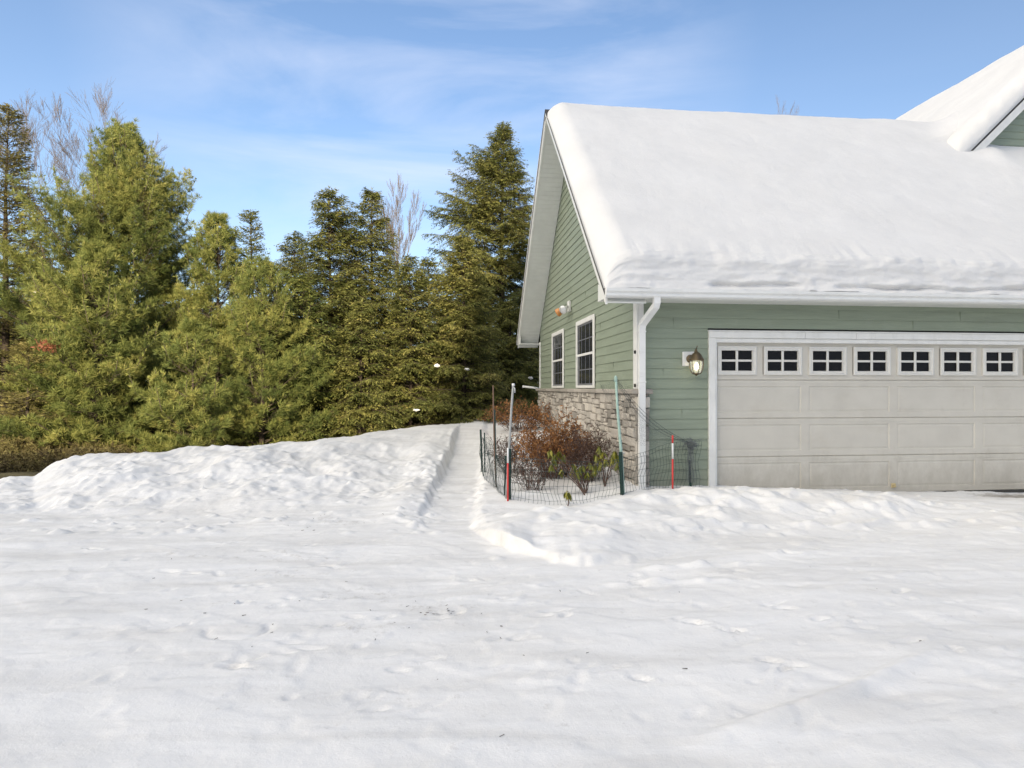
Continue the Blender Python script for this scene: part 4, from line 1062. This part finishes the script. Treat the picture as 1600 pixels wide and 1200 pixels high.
    f_ = rng.rand(nn); c = tipp[None]-np.array([[0,0,1.]])*(f_[:,None]*.55)
    dv = unit(rng.normal(0,.6,(nn,3))+np.array([[0,0,.9]]))
    BP.append(c); BD.append(dv); BN.append(unit(rng.normal(0,1,(nn,3)))); BL.append(rng.uniform(.07,.14,nn)); BW.append(rng.uniform(.018,.03,nn)); BT.append(np.clip(rng.normal(.5,.12,nn),0,1))
    cat = lambda a: np.concatenate(a)
    segs = [(np.array(q[0]),np.array(q[1]))+tuple(q[2:]) for q in segs]
    return segs, cat(BP), cat(BD), cat(BN), cat(BL), cat(BW), cat(BT)

TREES = []
def make_tree(name, u, vtop, Y, rad_px, style, label, seed, density=1.0, vbase=None, group=None, leaf=None, **kw):
    rng = np.random.RandomState(seed)
    p = at(u, vtop, Y); bz = floorz(p.x, Y) if vbase is None else CAMZ-(vbase-HOR)/FPX*Y
    H = p.z-bz; Rr = rad_px*Y/FPX
    segs, P, D_, Nn, L, W, T = conifer(rng, H, Rr, style, density, **kw)
    root = tag(empty(name, (p.x,Y,bz)), label, 'tree', group)
    # never push twigs into the ground
    keep = P[:,2] > .03
    P, D_, Nn, L, W, T = P[keep], D_[keep], Nn[keep], L[keep], W[keep], T[keep]
    V, F_ = kites(P, D_, Nn, L, W)
    link('crown', np_mesh('crown', V, F_, np.repeat(T,4)), M[leaf or style], root)
    stick_obj('trunk', segs, M['bark'], root, 5)
    TREES.append((root, len(F_)))
    return root

G1 = 'evergreens along the edge of the snow'
make_tree('spruce_tree', 4, 168, 17.0, 118, 'spruce', 'tall sparse brown-green spruce with a bare spire, cut by the left frame edge', 11, 1.0, group=G1, lopsided=.3)
make_tree('pine_tree', 196, 203, 17.5, 198, 'pine', 'big bushy white pine, tallest of the left evergreens, with bare birches behind it', 12, 1.0, group=G1, lopsided=.12, toff=.03)
pine2 = make_tree('pine_tree', 150, 395, 14.2, 125, 'pine', 'lower fluffy pine in front of the big white pine, with one red dead tuft', 13, 1.15, group=G1, lopsided=.2, toff=-.05)
make_tree('pine_tree', 335, 345, 17.0, 98, 'pine', 'slim pine with upright shoots just right of the big white pine', 14, 1.1, group=G1)
make_tree('pine_tree', 408, 415, 15.2, 98, 'pine', 'rounded yellow-green pine whose lowest boughs reach the snow bank', 15, 1.15, group=G1, lopsided=.35)
make_tree('spruce_tree', 396, 332, 19.5, 62, 'spruce', 'narrow dark spruce tip between the pines and the hemlocks', 16, 1.1, group=G1, leaf='hemlock')
make_tree('hemlock_tree', 517, 296, 18.5, 100, 'hemlock', 'wide dark hemlock, left of the two hemlocks with matching tops', 17, 1.0, group=G1, toff=-.08)
make_tree('hemlock_tree', 580, 292, 19.2, 88, 'hemlock', 'hemlock with a slim feathery top, right of the matching pair', 18, 1.0, group=G1)
make_tree('hemlock_tree', 640, 400, 18.0, 70, 'hemlock', 'shorter hemlock in front of the leafless tree', 19, 1.05, group=G1, toff=-.04)
make_tree('hemlock_tree', 722, 364, 18.2, 82, 'hemlock', 'dense olive hemlock in front of the tallest evergreen, nearest the house', 20, 1.15, group=G1, toff=.10)
make_tree('hemlock_tree', 785, 192, 25.0, 124, 'hemlock', 'tallest dark evergreen, standing right beside the house gable', 21, 1.0, group=G1, lopsided=.35, bare_low=.12, full=.40, toff=-.03)
make_tree('hemlock_tree', 470, 430, 16.6, 70, 'hemlock', 'bright low hemlock beside the rounded yellow-green pine', 22, 1.1, group=G1, leaf='pine')
make_tree('hemlock_tree', 795, 470, 22.5, 75, 'hemlock', 'low dark hemlock filling the gap beside the far house corner', 23, 1.0, group=G1)
make_tree('hemlock_tree', 458, 362, 20.0, 72, 'hemlock', 'dark hemlock peeking between the narrow spruce tip and the wide hemlock', 27, 1.0, group=G1, toff=-.10)
make_tree('hemlock_tree', 668, 402, 20.5, 62, 'hemlock', 'dark hemlock between the leafless tree and the dense olive hemlock', 28, 1.0, group=G1, toff=-.10)
make_tree('hemlock_tree', 560, 470, 16.8, 62, 'hemlock', 'small hemlock at the foot of the matching pair', 24, 1.1, group=G1)
make_tree('spruce_tree', 40, 540, 13.6, 72, 'spruce', 'small ragged brown spruce at the far left, behind the dip in the snow bank', 25, 1.1, group=G1, bare_low=.3)
make_tree('pine_tree', 300, 520, 13.4, 70, 'pine', 'small pine in front, between the red-tufted pine and the rounded pine', 26, 1.1, group=G1)
# second row, seen only through gaps in the first
src = {r.name: r for r, _ in TREES}
G2 = 'second row of trees behind the front evergreens'
hem = [r for r,_ in TREES if r.name.startswith('hemlock')]
rr_ = random.Random(4)
for i,(u,Y,sc) in enumerate(((-90,22,1.0),(60,23,.95),(120,25,.9),(255,24,.85),(330,25,.8),(450,25,.85),(545,26,.9),(625,26,.82),(690,26,.85),(740,29,.85),(835,30,.85),(20,30,.9),(220,31,.9),(400,32,.8),(500,32,.85),(610,33,.8),(700,34,.9),(-180,26,1.0),(890,34,.8))):
    s_ = hem[i % 3 if i%3 != 2 else 3]
    c = copy_tree(s_); c.location = ((u-800)/FPX*Y, Y, floorz(0,Y)); c.scale = (sc*1.25,sc*1.25,sc*.95); c.rotation_euler.z = rr_.uniform(0,6.28)
    tag(c, 'dark evergreen standing in the second row, glimpsed through gaps in the front evergreens', 'tree', G2)
# the red dead tuft on the front pine
rng = np.random.RandomState(31); n = 300
c = at(77,541,13.15) - pine2.location
P = np.array([c])+rng.normal(0,1,(n,3))*np.array([.10,.06,.045]); D_ = unit(rng.normal(0,1,(n,3))+np.array([[0,-.3,.5]]))
V, F_ = kites(P, D_, unit(rng.normal(0,1,(n,3))), rng.uniform(.07,.14,n), rng.uniform(.014,.022,n))
ob = link('dead_tuft', np_mesh('dead_tuft', V, F_, np.repeat(rng.rand(n),4)), M['rust'], pine2); ob['label'] = 'tuft of dead red needles'
stick_obj('tuft_branch', [((c.x+.9,c.y+.9,c.z-.2),(c.x,c.y,c.z),.012,.004)], M['bark'], pine2, 5)

# bare trees
def bare_tree(name, base, top, spread, label, seed, levels=4, r0=.09, fan=.5, twig=.006, group=None):
    rng = np.random.RandomState(seed); segs = []; fine = []
    base = np.array(base); top = np.array(top)
    H = np.linalg.norm(top-base)
    def grow(p, d, L, r, lev):
        n = 5; last = p; dd = d.copy()
        kids = []
        for i in range(n):
            dd = unit(dd + rng.normal(0,.07,3) + np.array([0,0,.05])); q = last+dd*(L/n)
            (segs if lev < 2 else fine).append((last-base,q-base,max(r*(1-i/n*.7),.0026),max(r*(1-(i+1)/n*.7),.0026),rng.rand())); last = q
            if i >= (2 if lev == 0 else 1): kids.append((q,dd.copy(),r*(1-(i+1)/n*.7),i/n))
        if lev < levels:
            for q,dk,rk,f_ in kids:
                for _ in range(2 if lev < 3 else 2):
                    sd_ = unit(np.cross(dk, rng.normal(0,1,3))); nd = unit(dk+sd_*fan*rng.uniform(.5,1.1)*spread+np.array([0,0,.18]))
                    grow(q, nd, L*rng.uniform(.38,.62)*(1-.25*f_), max(rk*.46,twig*.5), lev+1)
    grow(base, unit(top-base), H*.82, r0, 0)
    k_ = (top[2]-base[2])/max(max(q[1][2] for q in fine), max(q[1][2] for q in segs))
    sc_ = np.array([k_*.95,k_*.95,k_])
    segs = [(q[0]*sc_,q[1]*sc_)+tuple(q[2:]) for q in segs]; fine = [(q[0]*sc_,q[1]*sc_)+tuple(q[2:]) for q in fine]
    root = tag(empty(name, tuple(base)), label, 'tree', group)
    stick_obj('trunk', segs, M['birch'], root, 6); stick_obj('crown', fine, M['birch'], root, 3)
    return root
def bt(u0,v0,u1,v1,Y): return at(u0,v0,Y), at(u1,v1,Y)
a,b = bt(108,640,65,112,21); bare_tree('birch_tree', a, b, 1.15, 'leafless birch, left of the two pale bare trees behind the big pine', 41, 4, .06, .55)
a,b = bt(165,640,140,100,21.5); bare_tree('birch_tree', a, b, 1.15, 'leafless birch, right of the two pale bare trees behind the big pine', 42, 4, .06, .55)
a,b = bt(612,640,690,240,22); bare_tree('bare_tree', a, b, .75, 'leafless grey tree leaning right between the hemlocks and the tallest evergreen', 44, 4, .11, .5)
a,b = bt(1192,600,1196,140,34); bare_tree('bare_tree', a, b, .8, 'twiggy bare treetop just showing over the garage ridge', 45, 4, .10, .55)

# ------------------------------------------------------------------ shrubs in the bed and brush
def twig_shrub(name, c, w_, h, n, mat, label, seed, leafn=3, leafL=(.03,.06), leafW=(.008,.016), r=.0035, dome=True, cat='shrub'):
    rng = np.random.RandomState(seed); segs = []; P=[]; D_=[]; T=[]
    for i in range(n):
        az_ = rng.uniform(0,6.283); rad = math.sqrt(rng.rand()); tx, ty = math.cos(az_)*rad*w_, math.sin(az_)*rad*w_*.75
        tz = h*(math.sqrt(max(0,1-rad*rad*.75)))*rng.uniform(.6,1.08)
        p0 = np.array([tx*.25+rng.normal(0,.03), ty*.25+rng.normal(0,.03), -.08]); p1 = np.array([tx,ty,tz])
        tn = rng.rand(); last = p0; m = 5
        for k in range(1,m+1):
            q = p0+(p1-p0)*(k/m)+rng.normal(0,.018,3)*(k<m)+np.array([0,0,.10*math.sin(math.pi*k/m)*h])
            segs.append((last,q,r*(1-.6*(k-1)/m),r*(1-.6*k/m),tn))
            if k >= 2:
                for _ in range(2):
                    e_ = q+unit(unit(q-last)+rng.normal(0,.7,3))*rng.uniform(.06,.16); segs.append((q,e_,r*.6,r*.35,tn))
                    for _l in range(leafn):
                        f_ = rng.rand(); P.append(q+(e_-q)*f_); D_.append(unit(unit(e_-q)+rng.normal(0,.8,3)+np.array([0,0,-.2]))); T.append(np.clip(tn*.5+rng.rand()*.5,0,1))
            last = q
    root = tag(empty(name, tuple(c)), label, cat)
    stick_obj('stems', segs, M['greytwig'] if mat != 'brush' else M['brush'], root, 3)
    if P:
        P = np.array(P); D_ = np.array(D_); n2 = len(P)
        V, F_ = kites(P, D_, unit(rng.normal(0,1,(n2,3))), rng.uniform(*leafL,n2), rng.uniform(*leafW,n2))
        link('leaves', np_mesh('leaves', V, F_, np.repeat(np.array(T),4)), M[mat], root)
    return root
def sb(u, v, Y):                       # foot of a plant seen at (u,v) and depth Y
    p = at(u,v,Y); return (p.x, Y, gz(p.x,Y)-.02)
twig_shrub('shrub', sb(868,740,9.6), .58, .92, 180, 'redtwig', 'dense rust-red shrub in the middle of the bed against the stone wall', 51, 5, (.035,.07), (.012,.022))
twig_shrub('shrub', sb(815,670,15.3), 1.0, .74, 110, 'redtwig', 'far brown shrub at the back corner of the stone wall', 52, 3, (.04,.08), (.014,.026), .005)
twig_shrub('shrub', sb(915,745,9.1), .42, .80, 95, 'greytwig', 'thin twiggy grey-brown shrub between the rust-red shrub and the stone corner', 53, 3, (.03,.06), (.008,.014))
twig_shrub('shrub', sb(800,730,10.1), .42, .70, 55, 'greytwig', 'sparse bare shrub with curled dry leaves beside the brown cane', 54, 3, (.04,.07), (.008,.013))
twig_shrub('shrub', sb(832,755,8.8), .34, .58, 40, 'greytwig', 'sparse dry shrub in the snow left of the drooping green leaves', 55, 3, (.03,.06), (.007,.012))
def rhododendron(name, foot, heads, label, seed, root_at=None):
    rng = np.random.RandomState(seed); root = tag(empty(name, foot), label, 'shrub'); o = Vector(foot); segs = []; P=[]; D_=[]; T=[]; Nn=[]
    for (u,v,Y,nl) in heads:
        tip = np.array(at(u,v,Y)-o); m = 5; last = np.zeros(3)
        for k in range(1,m+1):
            f_ = k/m; q = tip*f_+np.array([0,0,.05*math.sin(math.pi*f_)])+rng.normal(0,.008,3)*(k<m); segs.append((last,q,.008*(1-.5*f_),.007*(1-.5*f_),.7)); last = q
        for i in range(nl):
            az_ = rng.uniform(0,6.283); P.append(tip+rng.normal(0,.012,3)); D_.append(unit(np.array([math.cos(az_)*.42,math.sin(az_)*.42,-1+rng.normal(.1,.2)]))); T.append(np.clip(rng.normal(.5,.28),0,1)); Nn.append(np.array([math.cos(az_),math.sin(az_),.4]))
    P=np.array(P); D_=np.array(D_); n=len(P); L=rng.uniform(.08,.135,n); W=rng.uniform(.026,.038,n); Nn=unit(np.array(Nn))
    S_=unit(np.cross(D_,Nn)); L_=L[:,None]; W_=W[:,None]
    # curled leaf: six points folded along the midrib
    V = np.stack([P, P+D_*L_*.3+S_*W_*.5-Nn*W_*.25, P+D_*L_*.7+S_*W_*.42-Nn*W_*.2, P+D_*L_, P+D_*L_*.7-S_*W_*.42-Nn*W_*.2, P+D_*L_*.3-S_*W_*.5-Nn*W_*.25, P+D_*L_*.3, P+D_*L_*.7],1).reshape(-1,3)
    b_ = (np.arange(n)*8)[:,None]
    F_ = np.concatenate([b_+np.array([[0,1,6,6]])])
    quads = np.stack([b_+np.array([[1,2,7,6]]), b_+np.array([[6,7,4,5]])],1).reshape(-1,4); tris = np.stack([b_+np.array([[0,1,6]]),b_+np.array([[0,6,5]]),b_+np.array([[7,2,3]]),b_+np.array([[7,3,4]])],1).reshape(-1,3)
    me = bpy.data.meshes.new('leaves'); me.from_pydata(V.tolist(), [], quads.tolist()+tris.tolist()); a = me.attributes.new('tint','FLOAT','POINT'); a.data.foreach_set('value', np.repeat(np.array(T),8).astype(np.float32))
    link('leaves', me, M['rhodo'], root, False)
    stick_obj('stems', segs, M['greytwig'], root, 5)
    return root
rhododendron('rhododendron', sb(915,778,8.25), [(860,703,8.5,16),(874,705,8.45,16),(868,712,8.4,12),(880,712,8.5,10),(862,728,8.4,8),(878,733,8.35,6),(866,716,8.45,10)], 'rhododendron with drooping yellow-green leaves on long bare stems, leaning left', 61)
rhododendron('rhododendron', sb(945,768,8.6), [(936,698,8.75,16),(942,706,8.7,14),(932,712,8.7,14),(960,706,8.65,16),(965,712,8.6,16),(956,716,8.6,14),(946,718,8.6,12),(938,722,8.6,12),(964,724,8.55,10)], 'rhododendron with hanging leaves right beside the dark green fence post', 62)
rhododendron('rhododendron', sb(915,775,8.4), [(896,728,8.45,16),(904,732,8.4,14),(900,738,8.4,14),(922,724,8.5,16),(928,732,8.45,14),(918,738,8.4,14),(910,728,8.5,12),(930,726,8.5,10)], 'low rhododendron with olive leaves in the middle of the bed front', 63)
rhododendron('rhododendron', sb(887,790,7.9), [(886,768,7.85,10),(889,770,7.85,9)], 'single small sprig of drooping leaves poking from the snow by the wire', 64)

# dead brush and ground cover behind the dip in the bank
def cover(name, n, u0, u1, y0, y1, mat, seed, hmax, L, W):
    rng = np.random.RandomState(seed); y = rng.uniform(y0,y1,n); u = rng.uniform(u0,u1,n); x = (u-800)/FPX*y
    g_ = -.03+.25*fbm(x*.35,y*.35,4,201)-.02*np.clip(y-12,0,20)
    P = np.stack([x,y,g_+rng.rand(n)**2*hmax],-1); D_ = unit(rng.normal(0,1,(n,3))*np.array([1,1,.4])+np.array([[0,0,.35]]))
    V, F_ = kites(P, D_, unit(rng.normal(0,.6,(n,3))+np.array([[0,0,1.]])), rng.uniform(*L,n), rng.uniform(*W,n))
    clump = np.clip(.5+fbm(x*1.5,y*1.5,3,seed)*1.1+rng.normal(0,.16,n),0,1)
    o = link(name, np_mesh(name, V, F_, np.repeat(clump,4)), M[mat]); return tag(o, 'brown and olive ground cover under the evergreens behind the snow bank', 'ground cover', None, 'stuff')
cover('ground_cover', 60000, -200, 420, 10.9, 16.5, 'brush', 71, .30, (.05,.14), (.015,.035))
twig_shrub('dead_brush', (at(25,690,13.0).x, 13.0, -.05), .9, .60, 120, 'brush', 'tangle of dead brown brush under the ragged spruce at the far left', 72, 4, (.04,.09), (.012,.022), .006, cat='brush')
twig_shrub('dead_brush', (at(150,690,13.2).x, 13.2, -.05), .85, .45, 100, 'brush', 'dead brown brush in front of the red-tufted pine', 73, 3, (.04,.09), (.012,.022), .006, cat='brush')

# clumps of snow caught in the boughs
def clump(u, v, Y, w_, h, label, seed):
    w_ *= .62; h *= .6; Y += .45
    rng = np.random.RandomState(seed); p = at(u,v,Y); mb = MB(); nn, mm = 20, 12; vs_ = []
    o1_, o2_, o3_ = rng.uniform(0,50,3); tilt = rng.normal(0,.25)
    for j in range(mm+1):
        th = math.pi*j/mm
        for k in range(nn):
            a_ = 2*math.pi*k/nn; d_ = Vector((math.sin(th)*math.cos(a_), math.sin(th)*math.sin(a_), math.cos(th)))
            rr = 1+.95*noise.noise(d_*1.3+Vector((o1_,o2_,o3_)))+.4*noise.noise(d_*3.6+Vector((o3_,o1_,o2_)))
            vs_.append((w_*rr*d_.x, w_*.8*rr*d_.y, h*rr*d_.z*(1 if d_.z > 0 else .8)+tilt*w_*d_.x))
    fs_ = [(j*nn+k, (j+1)*nn+k, (j+1)*nn+(k+1)%nn, j*nn+(k+1)%nn) for j in range(mm) for k in range(nn)]
    mb.add(vs_, fs_); o = mb.build('snow_clump', M['roofsnow'], None, True); o.location = p
    return tag(o, label, 'snow', 'clumps of snow caught in the trees')
for i,(u,v,Y,w_,h,lb) in enumerate((
    (683,572,16.6,.105,.07,'round white snow clump on the dense olive hemlock, largest of that tree'),
    (730,577,16.8,.10,.05,'flat snow clump right of the round one on the olive hemlock'),
    (829,591,20.5,.11,.07,'snow clump on dark boughs beside the far gable corner'),
    (760,610,19.0,.09,.06,'snow clump low on a bough behind the brown cane'),
    (650,641,16.4,.12,.05,'snow patch low at the foot of the olive hemlock'),
    (62,458,15.4,.20,.05,'long flat snow streak high on a bough of the left spruce'),
    (75,487,15.2,.16,.05,'snow streak below the highest one at the left'),
    (88,500,14.9,.10,.05,'short snow clump under the two snow streaks at the left'),
    (203,497,14.6,.06,.06,'snow clump beside the trunk of the big white pine'),
    (685,700,99,0,0,None))):
    if lb: clump(u,v,Y,w_,h,lb,80+i)

# twigs and bark crumbs on the drive
rng = np.random.RandomState(91); segs = []
def litter(u, v, su, sv, n, rmax=.003):
    n = int(n*.4)
    for _ in range(n):
        uu, vv = rng.normal(u,su), rng.normal(v,sv); vv = max(vv, 790); y = CAMZ*FPX/(vv-HOR); x = (uu-800)/FPX*y
        if y > 8.3: continue
        z = gz(x,y)+.004; a_ = rng.uniform(0,6.28); l = rng.uniform(.006,.03); r = rng.uniform(.0015,rmax)
        segs.append(((x,y,z),(x+math.cos(a_)*l,y+math.sin(a_)*l,z+rng.uniform(-.002,.005)),r,r*.6,rng.rand()))
for a in ((690,955,30,6,22),(630,965,40,10,16),(450,830,60,6,16),(560,815,60,6,14),(300,940,120,40,16),(560,980,120,40,18),(800,1000,350,70,46),(380,745,100,20,0)): litter(*a)
ob = stick_obj('twig_litter', segs, M['bark'], None, 4); tag(ob, 'scattered dark twig and bark crumbs on the packed snow drive', 'litter', None, 'stuff')
open('/tmp/faces.txt','w').write(str([(r.name,n) for r,n in TREES]))
